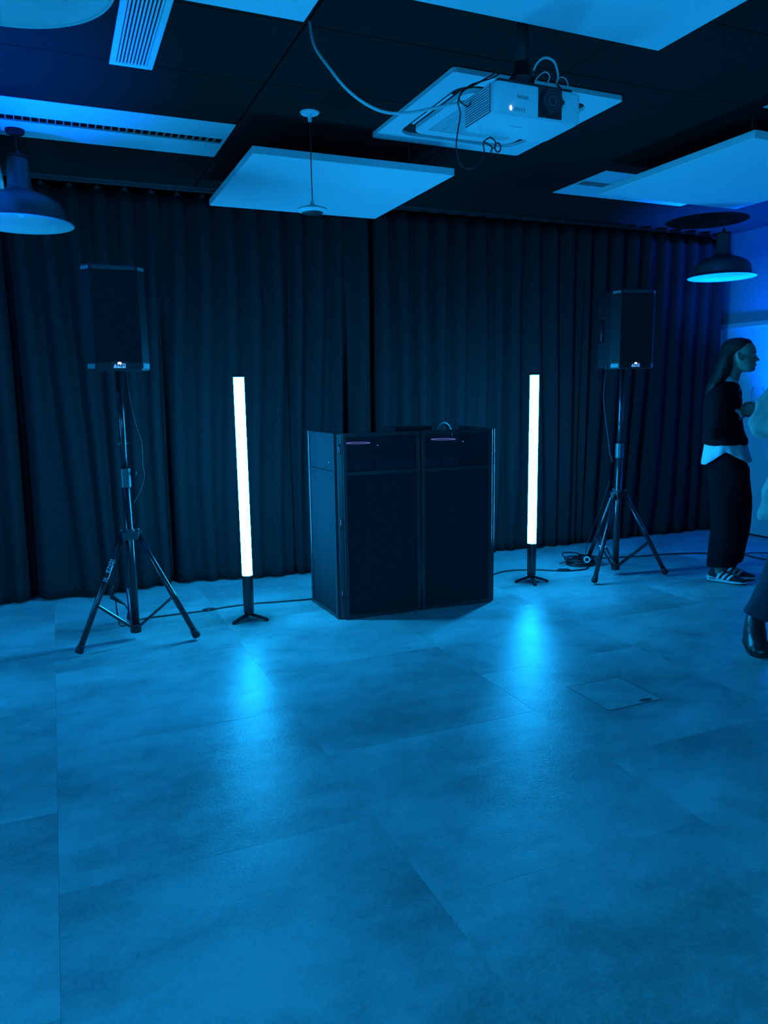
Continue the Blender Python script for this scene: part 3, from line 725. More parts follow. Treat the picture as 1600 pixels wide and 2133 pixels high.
# cables of the left stand
cable('signal_cable', 'thin black cable hanging beside the left stand pole', [(0.40, 4.60, 1.58), (0.405, 4.56, 1.40), (0.425, 4.54, 1.25), (0.450, 4.53, 1.14), (0.448, 4.53, 1.02), (0.452, 4.53, 0.95), (0.425, 4.535, 0.87), (0.385, 4.54, 0.80)], 0.0032)
pc = thing('power_plug', 'black cable plug dangling behind the left stand', 'plug', (0.285, 4.72, 0))
MB().tube(spline([(0.06, -0.17, 0.62), (0.01, -0.08, 0.50), (-0.005, 0.02, 0.36), (-0.03, 0.06, 0.27)], 6), 0.0035, 8).build('upper_cord', 'cable', pc, smooth=True)
MB().tube([(-0.03, 0.06, 0.275), (-0.045, 0.06, 0.235), (-0.04, 0.055, 0.20), (-0.005, 0.045, 0.175), (0.03, 0.04, 0.15)], [0.007, 0.013, 0.015, 0.010, 0.005], 12).build('plug_body', 'rubber', pc, smooth=True)
MB().tube(spline([(0.03, 0.04, 0.15), (0.05, 0.03, 0.10), (0.055, 0.0, 0.04), (0.06, 0.05, 0.008)], 6), 0.004, 8).build('lower_cord', 'cable', pc, smooth=True)
MB().tube(spline([(-0.022, 0.06, 0.19), (-0.018, 0.06, 0.10), (-0.01, 0.06, 0.03), (0.0, 0.075, 0.006), (0.03, 0.08, 0.006), (0.05, 0.10, 0.006)], 6), 0.004, 8).build('tail_cord', 'cable', pc, smooth=True)
fc = thing('floor_cable', 'black cable on the floor from left stand past tube light to booth', 'cable', (0, 0, 0))
MB().tube(spline([(0.31, 4.83, 0.006), (0.36, 4.86, 0.006), (0.436, 4.90, 0.006), (0.62, 4.905, 0.006), (0.82, 4.905, 0.006), (0.98, 4.93, 0.006), (1.15, 4.93, 0.006), (1.35, 4.89, 0.006), (1.56, 4.86, 0.006), (1.75, 4.86, 0.006)], 6), 0.0055, 8).build('cord', 'cable', fc, smooth=True)
MB().tube([(0.80, 4.905, 0.010), (0.815, 4.905, 0.010), (0.865, 4.906, 0.010), (0.885, 4.908, 0.010)], [0.006, 0.0105, 0.0105, 0.006], 10).build('coupler', 'rubber', fc, smooth=True)
MB().box(0.833, 0.852, 4.895, 4.917, 0.0, 0.022).build('coupler_latch', 'bezel', fc)

# cables of the right stand
fc = thing('floor_cable', 'black cable on the floor from booth past tube light to cable coil', 'cable', (0, 0, 0))
MB().tube(spline([(2.45, 4.75, 0.006), (2.75, 4.80, 0.006), (3.01, 4.90, 0.006), (3.12, 4.945, 0.006), (3.25, 4.945, 0.006), (3.40, 4.88, 0.006), (3.56, 4.76, 0.006), (3.66, 4.73, 0.006), (3.76, 4.73, 0.006), (3.84, 4.80, 0.006)], 6), 0.0065, 8).build('cord', 'cable', fc, smooth=True)
MB().tube([(3.525, 4.785, 0.011), (3.54, 4.775, 0.011), (3.60, 4.745, 0.011), (3.615, 4.74, 0.011)], [0.007, 0.013, 0.013, 0.007], 10).build('coupler', 'rubber', fc, smooth=True)
co = thing('cable_coil', 'coil of black cable with two sockets behind the right tripod leg', 'cable coil', (3.85, 4.90, 0))
ck = []
for k in range(150):
    a = k * 2 * PI / 24; rr = 0.105 + 0.018 * math.sin(a * 0.37 + 1) + 0.008 * math.sin(a * 1.9)
    ck.append((rr * 1.15 * math.cos(a), rr * 0.85 * math.sin(a), 0.008 + 0.0055 * (k / 24) * 1.35 + 0.003 * math.sin(a * 2.3)))
MB().tube(ck, 0.0062, 7).build('coiled_cord', 'cable', co, smooth=True)
MB().tube(spline([(-0.02, -0.10, 0.03), (-0.12, -0.02, 0.06), (-0.17, 0.02, 0.085), (-0.14, 0.05, 0.10), (-0.02, 0.06, 0.085), (0.05, 0.06, 0.06)], 6), 0.0055, 8).build('loose_loop', 'cable', co, smooth=True)
MB().tube(spline([(-0.20, 0.02, 0.02), (-0.13, 0.03, 0.03), (-0.05, 0.02, 0.075)], 6), 0.005, 8).build('loose_end', 'cable', co, smooth=True)
for k, (sx, sy) in enumerate(((-0.02, -0.085), (0.06, -0.115))):
    d = Vector((-0.45, -0.85, 0.1)).normalized(); c0 = Vector((sx, sy, 0.060))
    sk = MB().tube([c0 - d * 0.045, c0 - d * 0.03, c0 + d * 0.012, c0 + d * 0.020], [0.012, 0.025, 0.027, 0.024], 20).build('socket', 'dark' if k else 'bezel', co, auto=40)
    MB().tube([c0 + d * 0.021 + Vector((0, 0, 0)), c0 + d * 0.0225], [0.026, 0.026], 24).build('socket_rim', 'print' if not k else 'bezel', sk)
    MB().tube([c0 + d * 0.0226, c0 + d * 0.0232], [0.017, 0.017], 20).build('socket_face', 'rubber', sk)
cable('signal_cable', 'thin black cable hanging behind the right stand pole', [(3.79, 4.60, 1.57), (3.775, 4.60, 1.35), (3.79, 4.58, 1.15), (3.80, 4.56, 1.02), (3.81, 4.55, 0.93), (3.83, 4.54, 0.86)], 0.0035)
cable('signal_cable', 'thin black cable falling from the right tripod hub to the coil', [(3.84, 4.58, 0.72), (3.87, 4.70, 0.50), (3.885, 4.80, 0.34), (3.88, 4.86, 0.20), (3.87, 4.88, 0.09)], 0.0035)
fc = thing('floor_cable', 'black cable on the floor running from the coil to the right wall', 'cable', (0, 0, 0))
MB().tube(spline([(3.96, 4.95, 0.006), (4.10, 4.985, 0.006), (4.44, 4.90, 0.006), (4.76, 4.845, 0.006), (5.02, 4.735, 0.006), (5.24, 4.55, 0.006), (5.25, 4.43, 0.006), (5.30, 4.32, 0.006), (5.55, 4.20, 0.006), (5.9, 4.35, 0.006)], 6), 0.006, 8).build('cord', 'cable', fc, smooth=True)
MB().tube(spline([(5.24, 4.56, 0.006), (5.36, 4.58, 0.006), (5.50, 4.52, 0.006), (5.80, 4.50, 0.006)], 6), 0.004, 8).build('branch_cord', 'cable', fc, smooth=True)

# ------------------------------------------------------------------ booth
bt = thing('dj_booth', 'black folding booth front with dark fabric panels and smoked upper windows', 'booth', (0, 0, 0))
ZT, ZM = 1.165, 0.918
def booth_panel(a, b, name, mats, skip_u=False):
    """frame of square tube between floor points a and b, fabric below, window above"""
    a = Vector((*a, 0)); b = Vector((*b, 0)); L = (b - a).length; d = (b - a) / L; n = Vector((d.y, -d.x, 0)); t = 0.024; h = 0.016
    Q = basis(a, d, (0, 0, 1))                           # local x along the panel, y up, z outward
    def pb(x0, x1, y0, y1, z0, z1, nm, m_, par):
        q = MB().bbox(x0, x1, y0, y1, z0, z1, 0.0012); q.v = [tuple(Q @ Vector(v)) for v in q.v]
        return q.build(nm, m_, par)
    f = MB()
    for x0, x1, y0, y1 in ((0, t, 0, ZT), (L - t, L, 0, ZT), (t, L - t, ZT - t, ZT), (t, L - t, ZM - t * 0.5, ZM + t * 0.5), (t, L - t, 0.004, t + 0.004)):
        f.bbox(x0, x1, y0, y1, -h, h, 0.002)
    f.v = [tuple(Q @ Vector(v)) for v in f.v]
    fo = f.build(name, 'frame', bt)
    pb(t, L - t, t + 0.004, ZM - t * 0.5, -0.006, 0.006, 'fabric_panel', mats[0], fo)
    pb(t, L - t, ZM + t * 0.5, ZT - t, -0.004, 0.004, 'window_panel', mats[1], fo)
    return fo, Q, L
bL, bC, bM, bR, bRb = (1.545, 4.825), (1.566, 4.340), (2.108, 4.318), (2.617, 4.286), (2.66, 4.78)
fo, Q, L = booth_panel(bL, (1.562, 4.352), 'side_frame', ('fab', 'fab'))
st = MB()
for k in range(26):
    p = Q @ Vector((L - 0.034, ZM + 0.03 + k * 0.0075, 0.0050)); st.sphere(tuple(p), 0.0013, 6, 4)
so = st.build('stitching', 'print', fo); so['kind'] = 'stuff'
p = Q @ Vector((L - 0.11, ZM + 0.065, 0.005)); MB().sphere(tuple(p), 0.004, 8, 6).build('rivet', 'chrome', fo, smooth=True)
booth_panel((1.592, 4.330), bM, 'front_frame', ('fab', 'tint'))
booth_panel((2.116, 4.318), bR, 'front_frame', ('fab', 'tint'))
booth_panel((2.634, 4.300), bRb, 'side_frame', ('fab', 'fab'))
MB().prism([(1.5625, 4.352), (1.5925, 4.346), (1.5905, 4.332), (1.5645, 4.336)], 0.0, ZT - 0.004).build('corner_post', 'frame', bt)
for z in (0.12, 0.58, 1.04):
    MB().cyl((1.577, 4.331, z), (1.577, 4.331, z + 0.06), 0.006, seg=10).build('hinge', 'blackm', bt, smooth=True)
# table behind the booth and the gear on it
tb = thing('folding_table', 'black table hidden behind the booth front', 'table', (2.10, 4.62, 0))
MB().bbox(-0.47, 0.47, -0.24, 0.24, 0.985, 1.01, 0.003).build('table_top', 'dark', tb)
for sx in (-1, 1):
    for sy in (-1, 1): MB().cyl((sx * 0.43, sy * 0.20, 0), (sx * 0.43, sy * 0.20, 0.985), 0.014, seg=12).build('leg', 'blackm', tb, smooth=True)
def deck(x, y, label):
    o = thing('media_deck', label, 'dj deck', (x, y, 1.01), 0, 'dj decks behind the smoked windows')
    MB().bbox(-0.13, 0.13, -0.17, 0.17, 0.006, 0.062, 0.004).build('deck_body', 'dark', o)
    for sx in (-1, 1):
        for sy in (-1, 1): MB().cyl((sx * 0.11, sy * 0.14, 0), (sx * 0.11, sy * 0.14, 0.007), 0.012, seg=10).build('rubber_foot', 'rubber', o)
    MB().lathe([(0.0, 0.078), (0.085, 0.078), (0.092, 0.070), (0.092, 0.061)], 40, (0, -0.03, 0)).build('jog_wheel', 'bezel', o, auto=40)
    rg = MB().tube([(0.080 * math.cos(a * PI / 20), -0.03 + 0.080 * math.sin(a * PI / 20), 0.0785) for a in range(41)], 0.0016, 6, cap=False)
    rg.build('lit_ring', RING, o, smooth=True)
    MB().loft([[(-0.11, 0.09, 0.062), (0.11, 0.09, 0.062), (0.11, 0.16, 0.062), (-0.11, 0.16, 0.062)], [(-0.11, 0.09, 0.066), (0.11, 0.09, 0.066), (0.11, 0.16, 0.09), (-0.11, 0.16, 0.09)]]).build('screen_hood', 'dark', o)
    for k in range(4): MB().cyl((0.112, -0.10 + 0.028 * k, 0.061), (0.112, -0.10 + 0.028 * k, 0.066), 0.004, seg=8).build('button', RING if k == 0 else 'bezel', o)
RING = mat('violet_ring_light', (0.2, 0.2, 0.4), 0.4, emit=(0.42, 0.40, 1.0), estr=5.0)
deck(1.775, 4.57, 'black dj deck with lit ring behind the left smoked window')
deck(2.395, 4.57, 'black dj deck with lit ring behind the right smoked window')
mx = thing('dj_mixer', 'black dj mixer standing raised behind the booth centre', 'mixer', (2.13, 4.62, 1.01))
MB().loft([[(-0.118, -0.16, 0.006), (0.118, -0.16, 0.006), (0.118, 0.17, 0.006), (-0.118, 0.17, 0.006)], [(-0.118, -0.16, 0.09), (0.118, -0.16, 0.09), (0.118, 0.17, 0.105), (-0.118, 0.17, 0.105)]]).build('mixer_body', 'dark', mx)
for sx in (-1, 1):
    for sy in (-1, 1): MB().cyl((sx * 0.10, sy * 0.14, 0), (sx * 0.10, sy * 0.14, 0.007), 0.01, seg=10).build('rubber_foot', 'rubber', mx)
for k in range(4):
    for q in range(3): MB().cyl((-0.08 + 0.053 * k, -0.05 + 0.05 * q, 0.09), (-0.08 + 0.053 * k, -0.05 + 0.05 * q, 0.112), 0.008, seg=10).build('knob', 'rubber', mx)
lp = thing('laptop', 'dark closed laptop lying on the mixer, just above the booth edge', 'laptop', (2.170, 4.63, 1.122))
MB().bbox(-0.135, 0.135, -0.10, 0.10, 0.0, 0.028, 0.003).build('laptop_base', 'dark', lp)
MB().bbox(-0.135, 0.135, -0.10, 0.10, 0.029, 0.058, 0.003).build('laptop_lid', 'dark', lp)
hp = thing('headphones', 'black headphones lying behind the booth edge, headband showing', 'headphones', (2.530, 4.800, 1.01))
MB().tube([(0.075 * math.cos(a * PI / 12), 0.02 * math.cos(a * PI / 12), 0.075 + 0.098 * math.sin(a * PI / 12)) for a in range(13)], 0.009, 10, flat=1.6).build('headband', 'bezel', hp, smooth=True)
for sx in (-1, 1): MB().lathe([(0.0, -0.018), (0.036, -0.018), (0.040, 0.0), (0.034, 0.016), (0.0, 0.018)], 24).build('ear_cup', 'rubber', hp, auto=50, loc=(sx * 0.068, sx * 0.02, 0.040), rot=(0, PI / 2, R(15)))

# ------------------------------------------------------------------ floor box
fb = thing('floor_box', 'square floor outlet lid with oval cable opening', 'floor box', (2.317, 2.687, 0))
h = 0.152
ring(MB(), [(-h, -h), (h, -h), (h, h), (-h, h)], [(-h + 0.003, -h + 0.003), (h - 0.003, -h + 0.003), (h - 0.003, h - 0.003), (-h + 0.003, h - 0.003)], 0.0, 0.0022).build('frame', 'ink', fb)
MB().bbox(-h + 0.005, h - 0.005, -h + 0.005, h - 0.005, 0.0, 0.0018, 0.0006).build('lid', 'floor', fb)
MB().loft([[(0.075 + 0.035 * math.cos(a * PI / 14), -h + 0.022 + 0.014 * math.sin(a * PI / 14), z) for a in range(28)] for z in (0.0005, 0.0026)]).build('cable_opening', 'rubber', fb)

# ------------------------------------------------------------------ people
def finger(mb, pts, r=0.0082):
    mb.tube(spline(pts, 3), [r * (1.05 - 0.25 * i / (len(pts) * 3 - 2)) for i in range((len(pts) - 1) * 3 + 1)], 8)
def head(mb, T, k=1.0):
    """T maps head-local (forward, left, up from the chin line) to person space; about 0.235 m tall"""
    prof = [(0.000, 0.086, 0.030, 0.020), (0.008, 0.112, 0.005, 0.036), (0.020, 0.119, -0.020, 0.046), (0.034, 0.113, -0.040, 0.053), (0.044, 0.118, -0.050, 0.057),
            (0.052, 0.121, -0.056, 0.060), (0.060, 0.117, -0.062, 0.062), (0.072, 0.113, -0.068, 0.065), (0.092, 0.108, -0.076, 0.069), (0.115, 0.104, -0.082, 0.071),
            (0.132, 0.110, -0.086, 0.073), (0.148, 0.112, -0.088, 0.0735), (0.172, 0.106, -0.088, 0.073), (0.195, 0.090, -0.080, 0.067), (0.215, 0.062, -0.062, 0.052), (0.230, 0.020, -0.028, 0.022)]
    rings = []
    for z, f, b, wv in prof:
        rg = []
        for q in range(28):
            a = q * 2 * PI / 28; c, s_ = math.cos(a), math.sin(a)
            cx = (f + b) / 2; ex = 0.86 if c > 0 else 1.0
            rg.append(T @ Vector((cx + (f - b) / 2 * math.copysign(abs(c) ** 0.9, c), wv * math.copysign(abs(s_) ** ex, s_), z)))
        rings.append(rg)
    mb.loft(rings)
    nose = []
    for z, f, wv in ((0.128, 0.113, 0.006), (0.116, 0.118, 0.007), (0.100, 0.131, 0.009), (0.088, 0.141, 0.012), (0.080, 0.140, 0.014), (0.073, 0.122, 0.012)):
        nose.append([T @ Vector((f, 0, z)), T @ Vector((0.095, wv, z)), T @ Vector((0.080, 0, z)), T @ Vector((0.095, -wv, z))])
    mb.loft(nose)
    for z, f in ((0.053, 0.122), (0.043, 0.119)):
        mb.tube([T @ Vector((f - 0.018, -0.020, z)), T @ Vector((f - 0.002, 0, z)), T @ Vector((f - 0.018, 0.020, z))], [0.003, 0.006, 0.003], 8)
    for s_ in (-1, 1):
        ear = [T @ Vector((0.012 + 0.014 * math.cos(a) - 0.006 * math.sin(a), s_ * (0.073 + 0.006 * math.cos(a * 1.0 + 2.6)), 0.108 + 0.028 * math.sin(a))) for a in [i * 2 * PI / 14 for i in range(15)]]
        mb.tube(ear, 0.0052, 8, cap=False)
        mb.sphere(tuple(T @ Vector((0.014, s_ * 0.072, 0.106))), 0.014, 8, 6, (0.7, 0.30, 1.2))
def face_parts(o, T, hairm='hair'):
    for s_ in (-1, 1):
        c = T @ Vector((0.093, s_ * 0.032, 0.118))
        MB().sphere(tuple(c), 0.0125, 12, 8).build('eye', 'eye', o, smooth=True)
        MB().sphere(tuple(T @ Vector((0.1035, s_ * 0.033, 0.118))), 0.0045, 8, 6).build('iris', 'hair', o, smooth=True)
        MB().tube([T @ Vector((0.112, s_ * 0.012, 0.136)), T @ Vector((0.110, s_ * 0.030, 0.141)), T @ Vector((0.094, s_ * 0.052, 0.136))], [0.003, 0.0035, 0.002], 6).build('eyebrow', hairm, o, smooth=True)

# ---- woman in profile with a glass
FACE = R(-48.3)
wo = thing('person', 'person in black jumper and white shirt tails standing in profile holding a glass', 'person', (4.472, 4.040, 0), FACE)
TH = Matrix.Translation((0.010, 0.0, 1.511)) @ Matrix.Rotation(R(2), 4, 'Y')
bd = MB(); E_ = bd.ell
head(bd, TH)
bd.tube([(-0.045, 0, 1.36), (-0.028, 0, 1.43), (-0.012, 0, 1.49), (0.0, 0, 1.55)], [0.062, 0.050, 0.047, 0.050], 16)
bd.loft([E_(0.86, -0.03, 0, 0.105, 0.155), E_(0.98, -0.035, 0, 0.105, 0.150), E_(1.10, -0.06, 0, 0.095, 0.128), E_(1.22, -0.075, 0, 0.105, 0.150), E_(1.34, -0.075, 0, 0.105, 0.165), E_(1.40, -0.062, 0, 0.075, 0.130), E_(1.43, -0.05, 0, 0.05, 0.07)])
SH = (-0.070, 0.162, 1.36)
ARM = {-1: ((-0.105, -0.245, 1.10), (0.045, -0.105, 1.232)), 1: ((-0.09, 0.245, 1.11), (0.06, 0.115, 1.215))}
for s_ in (-1, 1):
    el, wr = ARM[s_]
    bd.tube([(SH[0], s_ * SH[1], SH[2]), el], [0.046, 0.038], 14); bd.sphere(el, 0.039, 10, 8); bd.tube([el, wr], [0.037, 0.025], 14)
    # hand: palm and five fingers closing round the stem
    w_ = Vector(wr); dirh = Vector((0.80, -s_ * -0.45, 0.28 if s_ < 0 else 0.12)).normalized()
    side = Vector((0.35, -s_ * 0.10, -0.93)); side = (side - dirh * side.dot(dirh)).normalized()
    nrm_ = dirh.cross(side) * (-s_)
    pal = []
    for t, hw, th in ((0.0, 0.022, 0.016), (0.03, 0.034, 0.017), (0.06, 0.040, 0.015), (0.085, 0.039, 0.012)):
        c = w_ + dirh * t
        pal.append([c + side * (hw * math.cos(a * PI / 6)) + nrm_ * (th * math.sin(a * PI / 6)) for a in range(12)])
    bd.loft(pal)
    for k, (off, ln) in enumerate(((-0.029, 0.066), (-0.010, 0.074), (0.010, 0.070), (0.029, 0.056))):
        b0 = w_ + dirh * 0.075 + side * off
        finger(bd, [b0, b0 + dirh * ln * 0.42 - nrm_ * 0.004 * s_ * -1, b0 + dirh * ln * 0.66 + nrm_ * (ln * 0.32), b0 + dirh * ln * 0.50 + nrm_ * (ln * 0.62)], 0.0083)
    t0 = w_ + dirh * 0.022 - side * 0.026
    finger(bd, [t0, t0 + dirh * 0.028 - side * 0.018 + nrm_ * 0.010, t0 + dirh * 0.055 - side * 0.014 + nrm_ * 0.028, t0 + dirh * 0.070 - side * 0.002 + nrm_ * 0.040], 0.0095)
LEGY = 0.088
for s_ in (-1, 1):
    fx = 0.0 if s_ < 0 else 0.045
    bd.tube([(-0.03, s_ * LEGY, 0.92), (-0.005 + fx * 0.5, s_ * LEGY, 0.50), (-0.015 + fx, s_ * LEGY, 0.30), (-0.030 + fx, s_ * LEGY, 0.10), (-0.030 + fx, s_ * LEGY, 0.06)], [0.062, 0.052, 0.048, 0.034, 0.032], 14)
    q = Matrix.Rotation(R(-12), 4, 'Z')
    bd.tube([Vector((-0.05 + fx, s_ * LEGY, 0.052)), Vector((0.02 + fx, s_ * LEGY - 0.012, 0.042)), Vector((0.08 + fx, s_ * LEGY - 0.020, 0.034))], [0.024, 0.022, 0.012], 12)
bake(bd, 'body', 'skin', wo, 0.0052, 2)
face_parts(wo, TH)
# hair: long, parted, tucked behind the ear
hr = MB(); rows = []
for z, f, b, wv in ((1.335, -0.140, -0.190, 0.070), (1.38, -0.105, -0.192, 0.092), (1.43, -0.066, -0.178, 0.098), (1.48, -0.032, -0.158, 0.096), (1.53, -0.010, -0.138, 0.091), (1.58, -0.006, -0.124, 0.088),
                    (1.620, 0.000, -0.112, 0.085), (1.645, 0.030, -0.108, 0.084), (1.665, 0.074, -0.106, 0.0835), (1.685, 0.100, -0.103, 0.082), (1.705, 0.104, -0.096, 0.078), (1.724, 0.094, -0.082, 0.068), (1.740, 0.070, -0.060, 0.050), (1.750, 0.03, -0.03, 0.022)):
    rows.append([((f + b) / 2 + (f - b) / 2 * math.cos(a * PI / 16), wv * math.sin(a * PI / 16), z) for a in range(32)])
hr.loft(rows)
bake(hr, 'hair', 'hair', wo, 0.006, 2, 0.003, 30, 0.25)
# shirt collar above the jumper neck
cl_ = MB()
ro, ri = [], []
for a in range(33):
    t = a * 2 * PI / 32; c, s_ = math.cos(t), math.sin(t)
    lift = 0.018 * (1 - c) / 2
    ro.append(((-0.034 + 0.070 * c, 0.066 * s_, 1.415 + lift - 0.02 * max(0, c)), (-0.028 + 0.056 * c, 0.055 * s_, 1.470 + lift - 0.030 * max(0, c))))
vs = [p for pr in ro for p in pr]; cl_.add(vs, [(2 * i, 2 * i + 2, 2 * i + 3, 2 * i + 1) for i in range(32)])
c_ = cl_.build('shirt_collar', 'cotton', wo, smooth=True); md = c_.modifiers.new('t', 'SOLIDIFY'); md.thickness = 0.006
# jumper
jp = MB()
jp.loft([E_(0.995, -0.040, 0, 0.152, 0.188), E_(1.03, -0.042, 0, 0.156, 0.194), E_(1.10, -0.058, 0, 0.138, 0.178), E_(1.20, -0.070, 0, 0.132, 0.180), E_(1.30, -0.070, 0, 0.134, 0.186), E_(1.365, -0.066, 0, 0.120, 0.180),
         E_(1.405, -0.065, 0, 0.100, 0.150), E_(1.435, -0.050, 0, 0.074, 0.085), E_(1.448, -0.045, 0, 0.066, 0.070)])
for s_ in (-1, 1):
    el, wr = ARM[s_]; wv = Vector(el) + (Vector(wr) - Vector(el)) * 0.84
    jp.sphere((SH[0], s_ * 0.160, 1.345), 0.076, 12, 8)
    jp.tube([(SH[0], s_ * 0.170, 1.35), ((SH[0] + el[0]) / 2, s_ * 0.222, 1.225), el], [0.075, 0.070, 0.062], 16); jp.sphere(el, 0.063, 12, 8)
    jp.tube([el, tuple(wv)], [0.062, 0.041], 16)
bake(jp, 'jumper', 'knit', wo, 0.008, 4, 0.007, 9)
for s_ in (-1, 1):
    el, wr = Vector(ARM[s_][0]), Vector(ARM[s_][1])
    MB().tube([el + (wr - el) * 0.82, el + (wr - el) * 0.93], [0.0425, 0.040], 20).build('shirt_cuff', 'cotton', wo, smooth=True)
# cord necklace
MB().tube(spline([(0.030, -0.02, 1.46), (0.048, -0.045, 1.42), (0.030, -0.075, 1.375), (0.046, -0.078, 1.335), (0.066, -0.06, 1.318)], 6), 0.0022, 6).build('neck_cord', 'print', wo, smooth=True)
# shirt tails
sh = MB(); n = 64; top, bot = [], []
for a in range(n):
    t = a * 2 * PI / n; c, s_ = math.cos(t), math.sin(t); rip = 0.006 * math.sin(7 * t + 1) + 0.004 * math.sin(13 * t)
    zb = 0.952 - 0.090 * (c * c) * (1.0 if c > 0 else 1.1) ** 1
    if c > 0: zb = 0.955 - 0.080 * min(1, c * 1.15) ** 1.2
    else: zb = 0.955 - 0.098 * min(1, -c * 1.25) ** 1.1
    top.append((-0.044 + (0.128 + 0.3 * rip) * c, (0.164 + 0.3 * rip) * s_, 1.06)); bot.append((-0.028 + (0.167 + rip) * c, (0.198 + rip) * s_, zb))
midr = [tuple((Vector(p) * 0.5 + Vector(q) * 0.5)) for p, q in zip(top, bot)]
sh.loft([bot, midr, top], cap=False)
so = sh.build('shirt_tails', 'cotton', wo, smooth=True); md = so.modifiers.new('t', 'SOLIDIFY'); md.thickness = 0.004; md.offset = -1
# trousers
tr = MB()
tr.loft([E_(0.76, 0.0, 0, 0.132, 0.174), E_(0.86, -0.014, 0, 0.130, 0.172), E_(0.94, -0.026, 0, 0.122, 0.160), E_(1.03, -0.04, 0, 0.108, 0.140)])
for s_ in (-1, 1):
    fx = 0.0 if s_ < 0 else 0.035
    tr.loft([E_(0.112, -0.018 + fx, s_ * LEGY, 0.100, 0.078), E_(0.14, -0.008 + fx, s_ * LEGY, 0.106, 0.080), E_(0.35, 0.010 + fx, s_ * LEGY, 0.116, 0.084), E_(0.60, 0.010 + fx * 0.5, s_ * LEGY, 0.132, 0.088), E_(0.84, -0.005, s_ * LEGY, 0.138, 0.090)])
bake(tr, 'trousers', 'trous', wo, 0.009, 4, 0.010, 7, 0.5)
# trainers
def trainer(cx, cy, rz, nm):
    q = Matrix.Translation((cx, cy, 0)) @ Matrix.Rotation(rz, 4, 'Z')
    def place(mb): mb.v = [tuple(q @ Vector(v)) for v in mb.v]; return mb
    up = MB(); sec = []
    for x, wv, hh, zl in ((-0.112, 0.020, 0.060, 0.030), (-0.100, 0.032, 0.088, 0.028), (-0.070, 0.036, 0.094, 0.026), (-0.030, 0.038, 0.092, 0.024), (0.010, 0.041, 0.084, 0.022), (0.050, 0.044, 0.068, 0.020), (0.090, 0.045, 0.053, 0.020), (0.125, 0.040, 0.043, 0.020), (0.150, 0.024, 0.033, 0.021)):
        sec.append([(x, wv * math.cos(t), zl + (hh - zl) * max(0, math.sin(t)) ** 0.8) for t in [PI * k / 12 for k in range(13)]])
    place(up.loft(sec))
    so = up.build(nm, 'shoeb', wo, smooth=True)
    sl = MB(); out = [(0.158, 0.0), (0.150, 0.024), (0.125, 0.042), (0.085, 0.049), (0.03, 0.045), (-0.03, 0.041), (-0.08, 0.041), (-0.112, 0.032), (-0.124, 0.0)]
    out = out + [(x, -y) for x, y in out[-2:0:-1]]
    def zt(x): return 0.023 + 0.020 * max(0, (-x - 0.0) / 0.12) ** 1.2
    r0 = [(x * 0.97, y * 0.93, 0.006 if x < 0.1 else 0.010) for x, y in out]; r1 = [(x, y, 0.012) for x, y in out]; r2_ = [(x, y, zt(x)) for x, y in out]; r3 = [(x * 0.95, y * 0.9, zt(x)) for x, y in out]
    place(sl.loft([r0, r1, r2_, r3])); sl.build('sole', 'shoew', so)
    bs = MB(); bs.loft([[(x * 0.955, y * 0.9, 0.0) for x, y in out], [(x * 0.965, y * 0.92, 0.007 if x < 0.1 else 0.011) for x, y in out]]); place(bs); bs.build('outsole', 'rubber', so)
    ht = MB().bbox(-0.098, -0.050, -0.0435, 0.0435, 0.020, 0.030, 0.003); place(ht); ht.build('heel_insert', 'ink', so)
    for s_ in (-1, 1):
        for k in range(3):
            x0 = -0.042 + k * 0.036
            stp = MB()
            pts = []
            for t, xs in ((0.02, 0.0), (0.55, 0.016), (1.05, 0.032)):
                pts.append((x0 + xs, t))
            rg = []
            for xs, t in pts:
                wv = 0.0405 + 0.003 * k / 2; hh = 0.088 - 0.009 * k; yy = s_ * (wv * math.cos(t) + 0.0036); zz = 0.026 + (hh - 0.026) * math.sin(t) ** 0.8 if t > 0 else 0.026
                rg.append([(xs - 0.0095, yy, zz), (xs + 0.0095, yy, zz), (xs + 0.0095, yy - s_ * 0.006, zz - 0.003), (xs - 0.0095, yy - s_ * 0.006, zz - 0.003)])
            place(stp.loft(rg)); stp.build('stripe', 'shoew', so)
    lc = MB()
    for k in range(4):
        x = 0.0 + k * 0.017; z = 0.089 - k * 0.007
        lc.tube([(x, -0.022, z - 0.006), (x, 0, z + 0.002), (x, 0.022, z - 0.006)], 0.0022, 6)
    place(lc); lc.build('laces', 'print', so)
trainer(0.008, -LEGY - 0.006, R(-15), 'trainer'); trainer(0.062, LEGY - 0.02, R(-4), 'trainer')
# the glass in the hand
Wp = wo.matrix_basis @ Vector((0.152, -0.040, 1.225))
gl = thing('wine_glass', 'clear wine glass held up by the person in the black jumper', 'glass', tuple(Wp))
MB().lathe([(0.0, -0.062), (0.034, -0.062), (0.034, -0.059), (0.010, -0.056), (0.0042, -0.045), (0.004, 0.055), (0.012, 0.064), (0.036, 0.085), (0.043, 0.115), (0.041, 0.150), (0.036, 0.180),
            (0.0345, 0.180), (0.0395, 0.150), (0.0415, 0.115), (0.0345, 0.087), (0.010, 0.067), (0.0, 0.066)], 32).build('glass_bowl_and_stem', 'glass', gl, smooth=True)

# ---- second person, mostly cut off by the picture edge
F2 = R(-122)
p2 = thing('person', 'person in pale crumpled shirt, blue trousers and dark boots, cut by the right edge', 'person', (3.712, 2.800, 0), F2)
